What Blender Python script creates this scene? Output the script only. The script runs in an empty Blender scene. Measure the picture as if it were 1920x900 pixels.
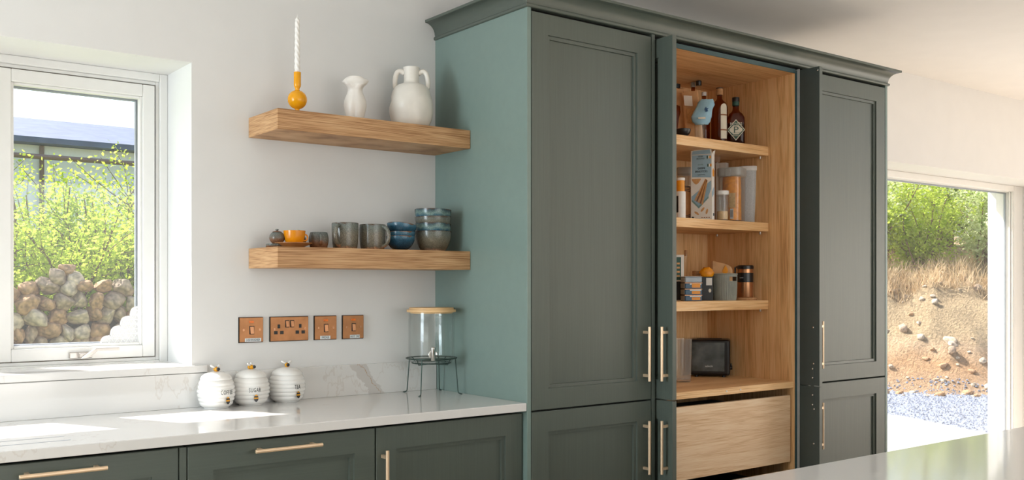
import bpy, bmesh, math, random
from mathutils import Vector, Matrix, Euler
random.seed(7)
S = bpy.context.scene
COL = S.collection
R = math.radians

# ------------------------------------------------------------------ camera
F_PX, TH, HOR = 1820.5, R(37.22), 535.7
CAM = (-2.1205, -3.3033, 1.3351)
SN, CS = math.sin(TH), math.cos(TH)
cd = bpy.data.cameras.new('camera')
cd.sensor_width = 36.0
cd.lens = F_PX / 1920 * 36
cd.shift_y = (HOR - 450) / 1920
cd.clip_end = 300
cam = bpy.data.objects.new('camera', cd)
COL.objects.link(cam)
cam.location = CAM
cam.rotation_euler = (R(90), 0, -TH)
S.camera = cam

# ------------------------------------------------------------------ view, world, sun, area lights at unseen openings
vs = S.view_settings
vs.view_transform = 'Standard'
vs.look = 'None'
vs.gamma = 1.0
vs.use_curve_mapping = False
vs.exposure = 0.04
S.display_settings.display_device = 'sRGB'

w = bpy.data.worlds.new('sky')
S.world = w
w.use_nodes = True
nt = w.node_tree
bg = nt.nodes['Background']
sky = nt.nodes.new('ShaderNodeTexSky')
sky.sky_type = 'NISHITA'
sky.sun_disc = False
sky.sun_elevation = R(50)
sky.sun_rotation = R(-27)
sky.air_density = 1.0
sky.dust_density = 3.0
nt.links.new(sky.outputs[0], bg.inputs[0])
bg.inputs[1].default_value = 0.31

SUN_DIR = Vector((0.515, -1.0, -1.33)).normalized()
sl = bpy.data.lights.new('sun', 'SUN')
sl.energy = 10.5
sl.angle = R(0.6)
sl.color = (1.0, 0.96, 0.91)
so = bpy.data.objects.new('sun', sl)
COL.objects.link(so)
so.rotation_euler = SUN_DIR.to_track_quat('-Z', 'Y').to_euler()
so.location = (0, 0, 12)


def area(name, loc, size, direction, energy, color):
    l = bpy.data.lights.new(name, 'AREA')
    l.shape = 'RECTANGLE'
    l.size, l.size_y = size
    l.energy = energy
    l.color = color
    o = bpy.data.objects.new(name, l)
    COL.objects.link(o)
    o.location = loc
    o.rotation_euler = Vector(direction).to_track_quat('-Z', 'Y').to_euler()
    return o


# area lights as daylight at unseen openings; the front one is added fill
area('front_fill', (0.2, -6.95, 1.35), (4.6, 2.1), (0, 1, 0), 76, (1.0, 0.96, 0.92))
area('daylight_side_window', (-4.95, -1.0, 1.45), (1.3, 1.7), (1, 0, 0), 102, (0.78, 0.91, 1.0))
area('daylight_garden_doors', (9.45, -5.35, 1.2), (2.9, 2.2), (-1, 0, 0), 140, (1.0, 0.92, 0.82))


# ------------------------------------------------------------------ pixel to place
def ray(u, v):
    r = (u - 960) / F_PX
    return (SN + r * CS, CS - r * SN, (HOR - v) / F_PX)


def on_y(u, v, y):
    d = ray(u, v)
    t = (y - CAM[1]) / d[1]
    return Vector((CAM[0] + d[0] * t, y, CAM[2] + d[2] * t))


def xat(u, y): return on_y(u, 0, y).x
def zat(u, v, y): return on_y(u, v, y).z
def mpp(u, y): return (y - CAM[1]) / ray(u, 0)[1] / F_PX      # metres per pixel at that depth


# ------------------------------------------------------------------ materials
def lin(c):
    return tuple(((x / 255) / 12.92 if x / 255 <= 0.04045 else ((x / 255 + 0.055) / 1.055) ** 2.4) for x in c) + (1.0,)


MATS = {}


def newmat(name):
    m = bpy.data.materials.new(name)
    m.use_nodes = True
    n = m.node_tree
    p = n.nodes['Principled BSDF']
    MATS[name] = m
    return m, n, p


def N(n, t, **kw):
    x = n.nodes.new(t)
    for k, v in kw.items():
        if k in x.inputs:
            x.inputs[k].default_value = v
        else:
            setattr(x, k, v)
    return x


def ramp(n, stops):
    r = n.nodes.new('ShaderNodeValToRGB')
    e = r.color_ramp.elements
    while len(e) > 1:
        e.remove(e[-1])
    e[0].position, e[0].color = stops[0][0], stops[0][1]
    for p, c in stops[1:]:
        x = e.new(p)
        x.color = c
    return r


def shade(c, k): return tuple(min(1, x * k) for x in c[:3]) + (1.0,)


def M(name, col, rough=0.5, metal=0.0, var=0.06, scale=30.0, spec=0.5, bump=0.0, coord='Object', **kw):
    """plain procedural material: base colour broken up by fine noise"""
    if name in MATS:
        return MATS[name]
    m, n, p = newmat(name)
    c = lin(col)
    tc = N(n, 'ShaderNodeTexCoord')
    no = N(n, 'ShaderNodeTexNoise', Scale=scale, Detail=3.0)
    n.links.new(tc.outputs[coord], no.inputs['Vector'])
    r = ramp(n, [(0.3, shade(c, 1 - var)), (0.7, shade(c, 1 + var))])
    n.links.new(no.outputs[0], r.inputs[0])
    n.links.new(r.outputs[0], p.inputs['Base Color'])
    p.inputs['Roughness'].default_value = rough
    p.inputs['Metallic'].default_value = metal
    p.inputs['Specular IOR Level'].default_value = spec
    for k, v in kw.items():
        p.inputs[k.replace('_', ' ')].default_value = v
    if bump:
        b = N(n, 'ShaderNodeBump', Strength=bump, Distance=0.002)
        n.links.new(no.outputs[0], b.inputs['Height'])
        n.links.new(b.outputs[0], p.inputs['Normal'])
    return m


def oak(name, axis, base=(196, 152, 108), dark=(150, 106, 66), light=(212, 174, 132), rough=0.5):
    m, n, p = newmat(name)
    tc = N(n, 'ShaderNodeTexCoord')
    sc = {'x': (0.45, 9, 9), 'z': (9, 9, 0.45), 'y': (9, 0.45, 9), 'xe': (0.45, 0.6, 9)}[axis]
    mp = N(n, 'ShaderNodeMapping')
    mp.inputs['Scale'].default_value = sc
    n.links.new(tc.outputs['Object'], mp.inputs[0])
    a = N(n, 'ShaderNodeTexNoise', Scale=1.6, Detail=4.0, Distortion=0.9)
    n.links.new(mp.outputs[0], a.inputs['Vector'])
    mp2 = N(n, 'ShaderNodeMapping')
    mp2.inputs['Scale'].default_value = tuple(q * x for q, x in zip([30 if v_ > 1 else 12 for v_ in sc], sc))
    n.links.new(tc.outputs['Object'], mp2.inputs[0])
    f = N(n, 'ShaderNodeTexNoise', Scale=1.5, Detail=5.0)
    n.links.new(mp2.outputs[0], f.inputs['Vector'])
    # cathedral rings: sine over the slow noise
    mu = N(n, 'ShaderNodeMath', operation='MULTIPLY')
    mu.inputs[1].default_value = 34.0
    n.links.new(a.outputs[0], mu.inputs[0])
    si = N(n, 'ShaderNodeMath', operation='SINE')
    n.links.new(mu.outputs[0], si.inputs[0])
    m1 = N(n, 'ShaderNodeMath', operation='MULTIPLY_ADD')
    m1.inputs[1].default_value = 0.07
    n.links.new(si.outputs[0], m1.inputs[0])
    n.links.new(f.outputs[0], m1.inputs[2])
    m2 = N(n, 'ShaderNodeMath', operation='MULTIPLY_ADD')
    m2.inputs[1].default_value = 0.55
    n.links.new(a.outputs[0], m2.inputs[0])
    n.links.new(m1.outputs[0], m2.inputs[2])
    r = ramp(n, [(0.52, lin(dark)), (0.72, lin(base)), (0.95, lin(light))])
    hv = N(n, 'ShaderNodeMath', operation='MULTIPLY')
    hv.inputs[1].default_value = 0.92
    n.links.new(m2.outputs[0], hv.inputs[0])
    n.links.new(hv.outputs[0], r.inputs[0])
    # splits and knots: sparse dark streaks with their own shape
    mp3 = N(n, 'ShaderNodeMapping')
    mp3.inputs['Scale'].default_value = tuple(1.7 * x for x in sc)
    n.links.new(tc.outputs['Object'], mp3.inputs[0])
    k = N(n, 'ShaderNodeTexNoise', Scale=1.0, Detail=2.0, Distortion=0.6)
    n.links.new(mp3.outputs[0], k.inputs['Vector'])
    kr = ramp(n, [(0.0, (0, 0, 0, 1)), (0.215, (0, 0, 0, 1)), (0.24, (1, 1, 1, 1))])
    n.links.new(k.outputs[0], kr.inputs[0])
    mx = N(n, 'ShaderNodeMix', data_type='RGBA')
    n.links.new(kr.outputs[0], mx.inputs[0])
    mx.inputs[6].default_value = lin((104, 72, 46))
    n.links.new(r.outputs[0], mx.inputs[7])
    n.links.new(mx.outputs[2], p.inputs['Base Color'])
    p.inputs['Roughness'].default_value = rough
    p.inputs['Specular IOR Level'].default_value = 0.35
    b = N(n, 'ShaderNodeBump', Strength=0.15, Distance=0.001)
    n.links.new(f.outputs[0], b.inputs['Height'])
    n.links.new(b.outputs[0], p.inputs['Normal'])
    return m


def painted_oak(name, axis, col, rough=0.38):
    m, n, p = newmat(name)
    tc = N(n, 'ShaderNodeTexCoord')
    sc = {'x': (1.2, 60, 60), 'z': (60, 60, 1.2)}[axis]
    mp = N(n, 'ShaderNodeMapping')
    mp.inputs['Scale'].default_value = sc
    n.links.new(tc.outputs['Object'], mp.inputs[0])
    f = N(n, 'ShaderNodeTexNoise', Scale=3.0, Detail=4.0, Distortion=0.5)
    n.links.new(mp.outputs[0], f.inputs['Vector'])
    c = lin(col)
    r = ramp(n, [(0.35, shade(c, 0.95)), (0.65, shade(c, 1.04))])
    n.links.new(f.outputs[0], r.inputs[0])
    n.links.new(r.outputs[0], p.inputs['Base Color'])
    p.inputs['Roughness'].default_value = rough
    b = N(n, 'ShaderNodeBump', Strength=0.14, Distance=0.001)
    n.links.new(f.outputs[0], b.inputs['Height'])
    n.links.new(b.outputs[0], p.inputs['Normal'])
    return m


def quartz(name, band=False):
    m, n, p = newmat(name)
    tc = N(n, 'ShaderNodeTexCoord')
    base = lin((226, 224, 221))
    # broad grey vein fields with hard ragged edges
    mp = N(n, 'ShaderNodeMapping')
    mp.inputs['Scale'].default_value = (1.7, 1.7, 1.1)
    mp.inputs['Rotation'].default_value = (0, R(38), R(20))
    mp.inputs['Location'].default_value = (0.35, 0.1, 0.2)
    n.links.new(tc.outputs['Object'], mp.inputs[0])
    a = N(n, 'ShaderNodeTexNoise', Scale=1.25, Detail=6.0, Roughness=0.62)
    n.links.new(mp.outputs[0], a.inputs['Vector'])
    r = ramp(n, [(0.0, base), (0.70, base), (0.708, lin((206, 202, 197))), (0.76, lin((212, 208, 204)))])
    n.links.new(a.outputs[0], r.inputs[0])
    # hair veins: thin band of a second noise
    b = N(n, 'ShaderNodeTexNoise', Scale=0.85, Detail=7.0, Roughness=0.6)
    mp2 = N(n, 'ShaderNodeMapping')
    mp2.inputs['Rotation'].default_value = (0, R(52), R(-15))
    mp2.inputs['Location'].default_value = (3.1, 1.2, 0.7)
    mp2.inputs['Scale'].default_value = (1.6, 1.6, 0.8)
    n.links.new(tc.outputs['Object'], mp2.inputs[0])
    n.links.new(mp2.outputs[0], b.inputs['Vector'])
    rb = ramp(n, [(0.0, (0, 0, 0, 1)), (0.548, (0, 0, 0, 1)), (0.55, (1, 1, 1, 1)), (0.552, (0, 0, 0, 1))])
    n.links.new(b.outputs[0], rb.inputs[0])
    mx = N(n, 'ShaderNodeMix', data_type='RGBA')
    mu = N(n, 'ShaderNodeMath', operation='MULTIPLY')
    mu.inputs[1].default_value = 0.4
    n.links.new(rb.outputs[0], mu.inputs[0])
    n.links.new(mu.outputs[0], mx.inputs[0])
    n.links.new(r.outputs[0], mx.inputs[6])
    mx.inputs[7].default_value = lin((178, 160, 140))
    last = mx
    if band:                                    # one broad ragged vein crossing the slab, with a tan hairline in it
        sp = N(n, 'ShaderNodeSeparateXYZ')
        n.links.new(tc.outputs['Object'], sp.inputs[0])
        ns = N(n, 'ShaderNodeTexNoise', Scale=16.0, Detail=6.0, Roughness=0.6)
        n.links.new(tc.outputs['Object'], ns.inputs['Vector'])
        m1 = N(n, 'ShaderNodeMath', operation='MULTIPLY_ADD')
        n.links.new(sp.outputs[2], m1.inputs[0])
        m1.inputs[1].default_value = 0.75
        n.links.new(sp.outputs[0], m1.inputs[2])
        m2 = N(n, 'ShaderNodeMath', operation='MULTIPLY_ADD')
        n.links.new(ns.outputs[0], m2.inputs[0])
        m2.inputs[1].default_value = 0.09
        n.links.new(m1.outputs[0], m2.inputs[2])
        c_ = 1.025 + 0.045
        for half, col in ((0.030, (209, 204, 199)), (0.0012, (190, 160, 128))):
            d_ = N(n, 'ShaderNodeMath', operation='COMPARE')
            n.links.new(m2.outputs[0], d_.inputs[0])
            d_.inputs[1].default_value = c_ + (0.012 if half < .01 else 0)
            d_.inputs[2].default_value = half
            m3 = N(n, 'ShaderNodeMix', data_type='RGBA')
            n.links.new(d_.outputs[0], m3.inputs[0])
            n.links.new(last.outputs[2], m3.inputs[6])
            m3.inputs[7].default_value = lin(col)
            last = m3
    n.links.new(last.outputs[2], p.inputs['Base Color'])
    p.inputs['Roughness'].default_value = 0.07
    p.inputs['Specular IOR Level'].default_value = 0.6
    return m


def pane_mat(name, tint=(1, 1, 1), rough=0.0, frost=0.0):
    """thin window / vessel glass: clear transmission with a Fresnel reflection"""
    m, n, p = newmat(name)
    out = n.nodes['Material Output']
    n.nodes.remove(p)
    tr = N(n, 'ShaderNodeBsdfTransparent')
    tr.inputs[0].default_value = tuple(tint) + (1,)
    gl = N(n, 'ShaderNodeBsdfGlossy', Roughness=rough)
    ge = N(n, 'ShaderNodeNewGeometry')           # Schlick reflection, the same from both sides of the sheet
    dt = N(n, 'ShaderNodeVectorMath', operation='DOT_PRODUCT')
    n.links.new(ge.outputs['Normal'], dt.inputs[0])
    n.links.new(ge.outputs['Incoming'], dt.inputs[1])
    ab = N(n, 'ShaderNodeMath', operation='ABSOLUTE')
    n.links.new(dt.outputs['Value'], ab.inputs[0])
    om = N(n, 'ShaderNodeMath', operation='SUBTRACT')
    om.inputs[0].default_value = 1.0
    n.links.new(ab.outputs[0], om.inputs[1])
    pw = N(n, 'ShaderNodeMath', operation='POWER')
    pw.inputs[1].default_value = 5.0
    n.links.new(om.outputs[0], pw.inputs[0])
    fr = N(n, 'ShaderNodeMath', operation='MULTIPLY_ADD')
    fr.inputs[1].default_value = 0.96
    fr.inputs[2].default_value = 0.035
    n.links.new(pw.outputs[0], fr.inputs[0])
    mx = N(n, 'ShaderNodeMixShader')
    n.links.new(fr.outputs[0], mx.inputs[0])
    n.links.new(tr.outputs[0], mx.inputs[1])
    n.links.new(gl.outputs[0], mx.inputs[2])
    last = mx
    if frost:
        df = N(n, 'ShaderNodeBsdfDiffuse')
        df.inputs[0].default_value = tuple(0.85 * t for t in tint) + (1,)
        no = N(n, 'ShaderNodeTexNoise', Scale=40.0)
        r = ramp(n, [(0.2, (frost * 0.8,) * 3 + (1,)), (0.8, (min(1, frost * 1.2),) * 3 + (1,))])
        n.links.new(no.outputs[0], r.inputs[0])
        m2 = N(n, 'ShaderNodeMixShader')
        n.links.new(r.outputs[0], m2.inputs[0])
        n.links.new(mx.outputs[0], m2.inputs[1])
        n.links.new(df.outputs[0], m2.inputs[2])
        last = m2
    n.links.new(last.outputs[0], out.inputs[0])
    return m


def glaze(name, stops, scale=55.0, amp=0.25, rough=0.22, speckle=0.35):
    """stoneware glaze: colour runs down the pot height, broken by noise and speckle"""
    m, n, p = newmat(name)
    tc = N(n, 'ShaderNodeTexCoord')
    sep = N(n, 'ShaderNodeSeparateXYZ')
    n.links.new(tc.outputs['Generated'], sep.inputs[0])
    no = N(n, 'ShaderNodeTexNoise', Scale=14.0, Detail=5.0)
    n.links.new(tc.outputs['Object'], no.inputs['Vector'])
    no.inputs['Scale'].default_value = scale
    ma = N(n, 'ShaderNodeMath', operation='MULTIPLY_ADD')
    ma.inputs[1].default_value = amp
    n.links.new(no.outputs[0], ma.inputs[0])
    n.links.new(sep.outputs[2], ma.inputs[2])
    sb = N(n, 'ShaderNodeMath', operation='SUBTRACT')
    sb.inputs[1].default_value = amp / 2
    n.links.new(ma.outputs[0], sb.inputs[0])
    r = ramp(n, [(q, lin(c)) for q, c in stops])
    n.links.new(sb.outputs[0], r.inputs[0])
    sp = N(n, 'ShaderNodeTexNoise', Scale=420.0, Detail=2.0)
    n.links.new(tc.outputs['Object'], sp.inputs['Vector'])
    rs = ramp(n, [(0.38, (1 - speckle,) * 3 + (1,)), (0.62, (1.0 + speckle * 0.3,) * 3 + (1,))])
    n.links.new(sp.outputs[0], rs.inputs[0])
    mx = N(n, 'ShaderNodeMix', data_type='RGBA', blend_type='MULTIPLY')
    mx.inputs[0].default_value = 1.0
    n.links.new(r.outputs[0], mx.inputs[6])
    n.links.new(rs.outputs[0], mx.inputs[7])
    n.links.new(mx.outputs[2], p.inputs['Base Color'])
    p.inputs['Roughness'].default_value = rough
    return m


def leaf_mat(name, c1, c2, trans=0.5):
    m, n, p = newmat(name)
    out = n.nodes['Material Output']
    n.nodes.remove(p)
    tc = N(n, 'ShaderNodeTexCoord')
    no = N(n, 'ShaderNodeTexNoise', Scale=6.0, Detail=4.0)
    n.links.new(tc.outputs['Object'], no.inputs['Vector'])
    r = ramp(n, [(0.35, lin(c1)), (0.65, lin(c2))])
    n.links.new(no.outputs[0], r.inputs[0])
    d = N(n, 'ShaderNodeBsdfDiffuse')
    t = N(n, 'ShaderNodeBsdfTranslucent')
    n.links.new(r.outputs[0], d.inputs[0])
    n.links.new(r.outputs[0], t.inputs[0])
    mx = N(n, 'ShaderNodeMixShader')
    mx.inputs[0].default_value = trans
    n.links.new(d.outputs[0], mx.inputs[1])
    n.links.new(t.outputs[0], mx.inputs[2])
    n.links.new(mx.outputs[0], out.inputs[0])
    return m


GREEN = (85, 93, 85)
painted_oak('green_z', 'z', GREEN)
painted_oak('green_x', 'x', GREEN)
M('green_smooth', GREEN, 0.36, var=0.02)
M('green_panel_lit', (121, 140, 133), 0.36, var=0.02)  # cabinet green made paler and bluer: side light put into the colour
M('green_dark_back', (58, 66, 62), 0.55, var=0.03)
M('teal_edge', (44, 74, 78), 0.5)
M('gap_shade', (22, 23, 23), 0.9)  # near-black colour on inner parts paints the shade seen in the gaps
oak('oak_x', 'x')
oak('oak_shelf', 'xe')
oak('oak_z', 'z')
oak('oak_y', 'y')
oak('oak_pale_x', 'x', (234, 200, 160), (212, 170, 126), (242, 216, 182))
oak('floor_oak', 'x', (224, 210, 191), (206, 188, 165), (232, 219, 203), 0.45)
oak('larder_lit_z', 'z', (238, 192, 136), (204, 152, 100), (244, 208, 160))  # oak lightened to make up for weak pantry light, put into the colour
oak('larder_lit_x', 'x', (238, 192, 136), (204, 152, 100), (244, 208, 160))
M('wall_paint', (226, 225, 223), 0.9, var=0.012, scale=8)
M('ceiling_paint', (244, 241, 237), 0.92, var=0.012, scale=6)
M('window_white', (236, 235, 232), 0.35, var=0.01)
M('window_seal', (120, 104, 88), 0.7)
M('spacer_grey', (150, 158, 168), 0.4, metal=0.3)
quartz('quartz')
quartz('quartz_veined', True)
pane_mat('glass_pane')
pane_mat('glass_vessel', (0.985, 0.995, 0.99), 0.02)
pane_mat('glass_brown', (0.55, 0.30, 0.14), 0.02)
pane_mat('glass_whiskey', (0.50, 0.24, 0.08), 0.02)
pane_mat('plastic_clear', (0.98, 0.98, 0.97), 0.1, 0.05)
pane_mat('glass_ribbed', (0.97, 0.98, 0.975), 0.05, 0.10)
pane_mat('plastic_milky', (0.90, 0.92, 0.93), 0.2, 0.6)
pane_mat('film_frosted', (1, 1, 1), 0.3, 0.72)
M('film_white', (244, 245, 245), 0.6)
M('brass_satin', (236, 206, 172), 0.34, metal=0.6, var=0.03)
M('copper_plate', (168, 118, 80), 0.36, metal=0.85, var=0.18, scale=22)
M('copper_rocker', (196, 146, 110), 0.25, metal=0.9, var=0.08)
M('socket_black', (28, 26, 25), 0.45)
M('neon_amber', (226, 112, 14), 0.25, var=0.3, scale=180)
M('label_white', (222, 228, 230), 0.5, var=0.02)
M('ink_grey', (58, 66, 66), 0.6)
M('ink_black', (20, 20, 22), 0.5)
M('chrome', (205, 203, 198), 0.18, metal=1.0, var=0.03)
M('nickel', (196, 190, 184), 0.3, metal=0.8, var=0.03)
M('wire_green_grey', (66, 82, 76), 0.4, metal=0.7)
M('ceramic_white', (238, 236, 232), 0.18, var=0.015)
M('ceramic_cream', (230, 224, 214), 0.34, var=0.03, bump=0.25, scale=26)
M('ceramic_bisque', (236, 230, 222), 0.3, var=0.02)
M('bee_yellow', (226, 158, 24), 0.3)
M('bee_black', (40, 40, 42), 0.3)
M('wax_white', (240, 236, 230), 0.35, var=0.02, Subsurface_Weight=0.0)
m_, n_, p_ = newmat('amber_glass')
p_.inputs['Base Color'].default_value = lin((238, 164, 20))
p_.inputs['Roughness'].default_value = 0.08
p_.inputs['Transmission Weight'].default_value = 0.0
p_.inputs['IOR'].default_value = 1.45
M('orange_glaze', (228, 142, 16), 0.15, var=0.12, scale=14)
M('clay_bare', (196, 148, 112), 0.7)
glaze('glaze_mug', [(0.0, (186, 140, 108)), (0.07, (156, 118, 90)), (0.12, (116, 108, 92)), (0.55, (132, 124, 108)), (0.92, (118, 126, 120)), (1.0, (104, 84, 70))], speckle=.5)
glaze('glaze_brown', [(0.0, (130, 84, 54)), (0.3, (134, 92, 64)), (0.5, (110, 100, 88)), (0.85, (106, 112, 108)), (1.0, (90, 96, 96))], amp=0.5, scale=22)
glaze('glaze_blue', [(0.0, (40, 56, 66)), (0.3, (38, 66, 84)), (0.7, (44, 88, 112)), (0.93, (72, 118, 140)), (1.0, (124, 92, 70))], amp=0.4, scale=30)
glaze('glaze_greenblue', [(0.0, (72, 84, 86)), (0.35, (66, 90, 98)), (0.55, (46, 92, 118)), (0.75, (122, 148, 142)), (0.95, (60, 82, 90)), (1.0, (90, 74, 64))], amp=0.5, scale=34)
glaze('glaze_stone', [(0.0, (196, 158, 128)), (0.08, (150, 120, 98)), (0.14, (112, 104, 88)), (0.5, (126, 118, 100)), (0.9, (110, 114, 106)), (1.0, (92, 76, 64))])
M('saucer_tan', (190, 128, 74), 0.35, var=0.12)
M('cork', (186, 140, 96), 0.8, var=0.15, scale=160)
M('bamboo', (226, 186, 134), 0.5, var=0.06, scale=12)
M('kraft', (206, 160, 114), 0.75, var=0.10, scale=40, bump=0.3)
M('paper_white', (232, 228, 220), 0.6, var=0.03)
M('plastic_black', (26, 26, 28), 0.3)
M('plastic_grey', (168, 168, 164), 0.4)
M('plastic_white', (232, 230, 226), 0.35)
M('toaster_panel_reflections', (86, 92, 92), 0.12, var=0.5, scale=16)  # mottled paler tone: the panel's glossy reflections are put into the colour
M('blue_bag', (150, 192, 212), 0.45, var=0.14, scale=24)
M('blue_print', (40, 84, 128), 0.5)
M('orange_pack', (246, 150, 10), 0.4, var=0.25, scale=60)
M('orange_flame', (232, 150, 24), 0.4, var=0.1)
M('sky_blue_print', (150, 182, 200), 0.5, var=0.03)
M('teal_print', (120, 152, 152), 0.5)
M('tan_print', (206, 158, 104), 0.6, var=0.12, scale=120)
M('brown_print', (146, 96, 56), 0.6)
M('green_print', (44, 84, 72), 0.5)
M('label_cream', (228, 220, 200), 0.55)
M('tin_blue', (40, 82, 112), 0.35, var=0.1)
M('tin_grey', (162, 174, 184), 0.3, var=0.08)
M('bronze_metal', (190, 138, 98), 0.28, metal=0.8, var=0.05)
M('basket_grey', (150, 152, 142), 0.6, var=0.08)
M('pasta', (222, 186, 130), 0.6, var=0.15, scale=120)
M('bark', (112, 88, 68), 0.85, var=0.25, scale=20)
M('stone_grey', (160, 140, 118), 0.85, var=0.5, scale=2.4, bump=1.0)
M('stone_tan', (166, 132, 98), 0.85, var=0.5, scale=2.8, bump=1.0)
M('stone_pale', (184, 168, 146), 0.85, var=0.45, scale=2.2, bump=1.0)
M('wall_core', (66, 72, 54), 0.95, var=0.3)
M('house_render', (248, 249, 251), 0.8, var=0.03)
M('house_roof', (92, 106, 130), 0.7, var=0.18, scale=3)
M('house_glass', (92, 106, 122), 0.25, var=0.1, scale=2)
M('gutter_brown', (138, 116, 104), 0.6)
M('concrete_pale', (158, 160, 163), 0.8, var=0.06, scale=6)
leaf_mat('leaf_spring', (164, 190, 62), (212, 224, 104), 0.62)
leaf_mat('leaf_deep', (110, 146, 60), (156, 182, 88), 0.5)
leaf_mat('leaf_soft', (196, 210, 150), (228, 234, 190), 0.6)
leaf_mat('grass_dry', (196, 168, 130), (226, 206, 172), 0.4)

# ground outside: gravel, earth and dry turf, by noise and by how high the bank has risen
m, n, p = newmat('earth_bank')
tc = N(n, 'ShaderNodeTexCoord')
sep = N(n, 'ShaderNodeSeparateXYZ')
n.links.new(tc.outputs['Object'], sep.inputs[0])
no = N(n, 'ShaderNodeTexNoise', Scale=2.2, Detail=8.0, Roughness=0.65)
n.links.new(tc.outputs['Object'], no.inputs['Vector'])
ma = N(n, 'ShaderNodeMath', operation='MULTIPLY_ADD')
ma.inputs[1].default_value = 0.5
n.links.new(no.outputs[0], ma.inputs[0])
n.links.new(sep.outputs[2], ma.inputs[2])
r1 = ramp(n, [(0.0, lin((134, 140, 152))), (0.16, lin((142, 146, 152))), (0.26, lin((204, 172, 138))), (0.6, lin((206, 164, 120))), (0.85, lin((214, 184, 148))), (1.0, lin((200, 176, 138)))])
n.links.new(ma.outputs[0], r1.inputs[0])
f = N(n, 'ShaderNodeTexNoise', Scale=26.0, Detail=6.0, Roughness=0.7)
n.links.new(tc.outputs['Object'], f.inputs['Vector'])
rf = ramp(n, [(0.35, (0.72, 0.70, 0.68, 1)), (0.65, (1.3, 1.3, 1.3, 1))])
n.links.new(f.outputs[0], rf.inputs[0])
mx = N(n, 'ShaderNodeMix', data_type='RGBA', blend_type='MULTIPLY')
mx.inputs[0].default_value = 1.0
n.links.new(r1.outputs[0], mx.inputs[6])
n.links.new(rf.outputs[0], mx.inputs[7])
n.links.new(mx.outputs[2], p.inputs['Base Color'])
p.inputs['Roughness'].default_value = 0.95
b = N(n, 'ShaderNodeBump', Strength=1.0, Distance=0.12)
n.links.new(f.outputs[0], b.inputs['Height'])
n.links.new(b.outputs[0], p.inputs['Normal'])
M('gravel', (128, 136, 150), 0.9, var=0.45, scale=26, bump=0.8)
M('ground_grass', (122, 136, 74), 0.95, var=0.3, scale=3)


# ------------------------------------------------------------------ mesh helpers
class MB:
    def __init__(self, o=(0, 0, 0)):
        self.v, self.f, self.o = [], [], Vector(o)

    def add(self, vs, fs):
        k = len(self.v)
        self.v += [tuple(Vector(p) - self.o) for p in vs]
        self.f += [tuple(i + k for i in q) for q in fs]
        return self

    def box(self, x0, x1, y0, y1, z0, z1):
        return self.add([(x0, y0, z0), (x1, y0, z0), (x1, y1, z0), (x0, y1, z0), (x0, y0, z1), (x1, y0, z1), (x1, y1, z1), (x0, y1, z1)],
                        [(0, 3, 2, 1), (4, 5, 6, 7), (0, 1, 5, 4), (1, 2, 6, 5), (2, 3, 7, 6), (3, 0, 4, 7)])

    def loft(self, rings, cap0=True, cap1=True, closed=False):
        n = len(rings[0])
        vs = [p for rg in rings for p in rg]
        fs = []
        m = len(rings)
        for i in range(m if closed else m - 1):
            j = (i + 1) % m
            for k in range(n):
                l = (k + 1) % n
                fs.append((i * n + k, i * n + l, j * n + l, j * n + k))
        if not closed:
            if cap0: fs.append(tuple(reversed(range(n))))
            if cap1: fs.append(tuple((m - 1) * n + k for k in range(n)))
        return self.add(vs, fs)

    def lathe(self, prof, c=(0, 0, 0), n=32, cap0=True, cap1=True, sx=1, sy=1):
        return self.loft([[(c[0] + r * sx * math.cos(2 * math.pi * k / n), c[1] + r * sy * math.sin(2 * math.pi * k / n), c[2] + z) for k in range(n)] for r, z in prof], cap0, cap1)

    def tube(self, pts, rad, n=10, closed=False):
        pts = [Vector(p) for p in pts]
        rs = rad if isinstance(rad, (list, tuple)) else [rad] * len(pts)
        rings = []
        up = None
        m = len(pts)
        for i, p in enumerate(pts):
            a = pts[(i - 1) % m] if (i > 0 or closed) else p
            b_ = pts[(i + 1) % m] if (i < m - 1 or closed) else p
            d = (b_ - a).normalized()
            if up is None:
                up = d.cross(Vector((0, 0, 1)))
                if up.length < 1e-3: up = d.cross(Vector((1, 0, 0)))
            up = (up - d * up.dot(d)).normalized()
            s = d.cross(up)
            rings.append([p + (up * math.cos(2 * math.pi * k / n) + s * math.sin(2 * math.pi * k / n)) * rs[i] for k in range(n)])
        return self.loft(rings, closed=closed)

    def ball(self, c, r, n=16, m=10, sc=(1, 1, 1)):
        prof = [(max(1e-4, r * math.sin(math.pi * i / m)), -r * math.cos(math.pi * i / m)) for i in range(m + 1)]
        rings = [[(c[0] + q * sc[0] * math.cos(2 * math.pi * k / n), c[1] + q * sc[1] * math.sin(2 * math.pi * k / n), c[2] + z * sc[2]) for k in range(n)] for q, z in prof]
        return self.loft(rings)

    def prism(self, poly, a0, a1, fn):
        """poly (2d) extruded from a0 to a1; fn(p, q, a) -> xyz"""
        n = len(poly)
        vs = [fn(p, q, a0) for p, q in poly] + [fn(p, q, a1) for p, q in poly]
        fs = [tuple(reversed(range(n))), tuple(range(n, 2 * n))] + [(k, (k + 1) % n, n + (k + 1) % n, n + k) for k in range(n)]
        return self.add(vs, fs)

    def mesh(self, name, smooth=None):
        me = bpy.data.meshes.new(name)
        me.from_pydata(self.v, [], self.f)
        bm = bmesh.new()
        bm.from_mesh(me)
        bmesh.ops.recalc_face_normals(bm, faces=bm.faces)
        bm.to_mesh(me)
        bm.free()
        if smooth:
            me.polygons.foreach_set('use_smooth', [True] * len(me.polygons))
            me.set_sharp_from_angle(angle=R(smooth))
        return me


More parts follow.
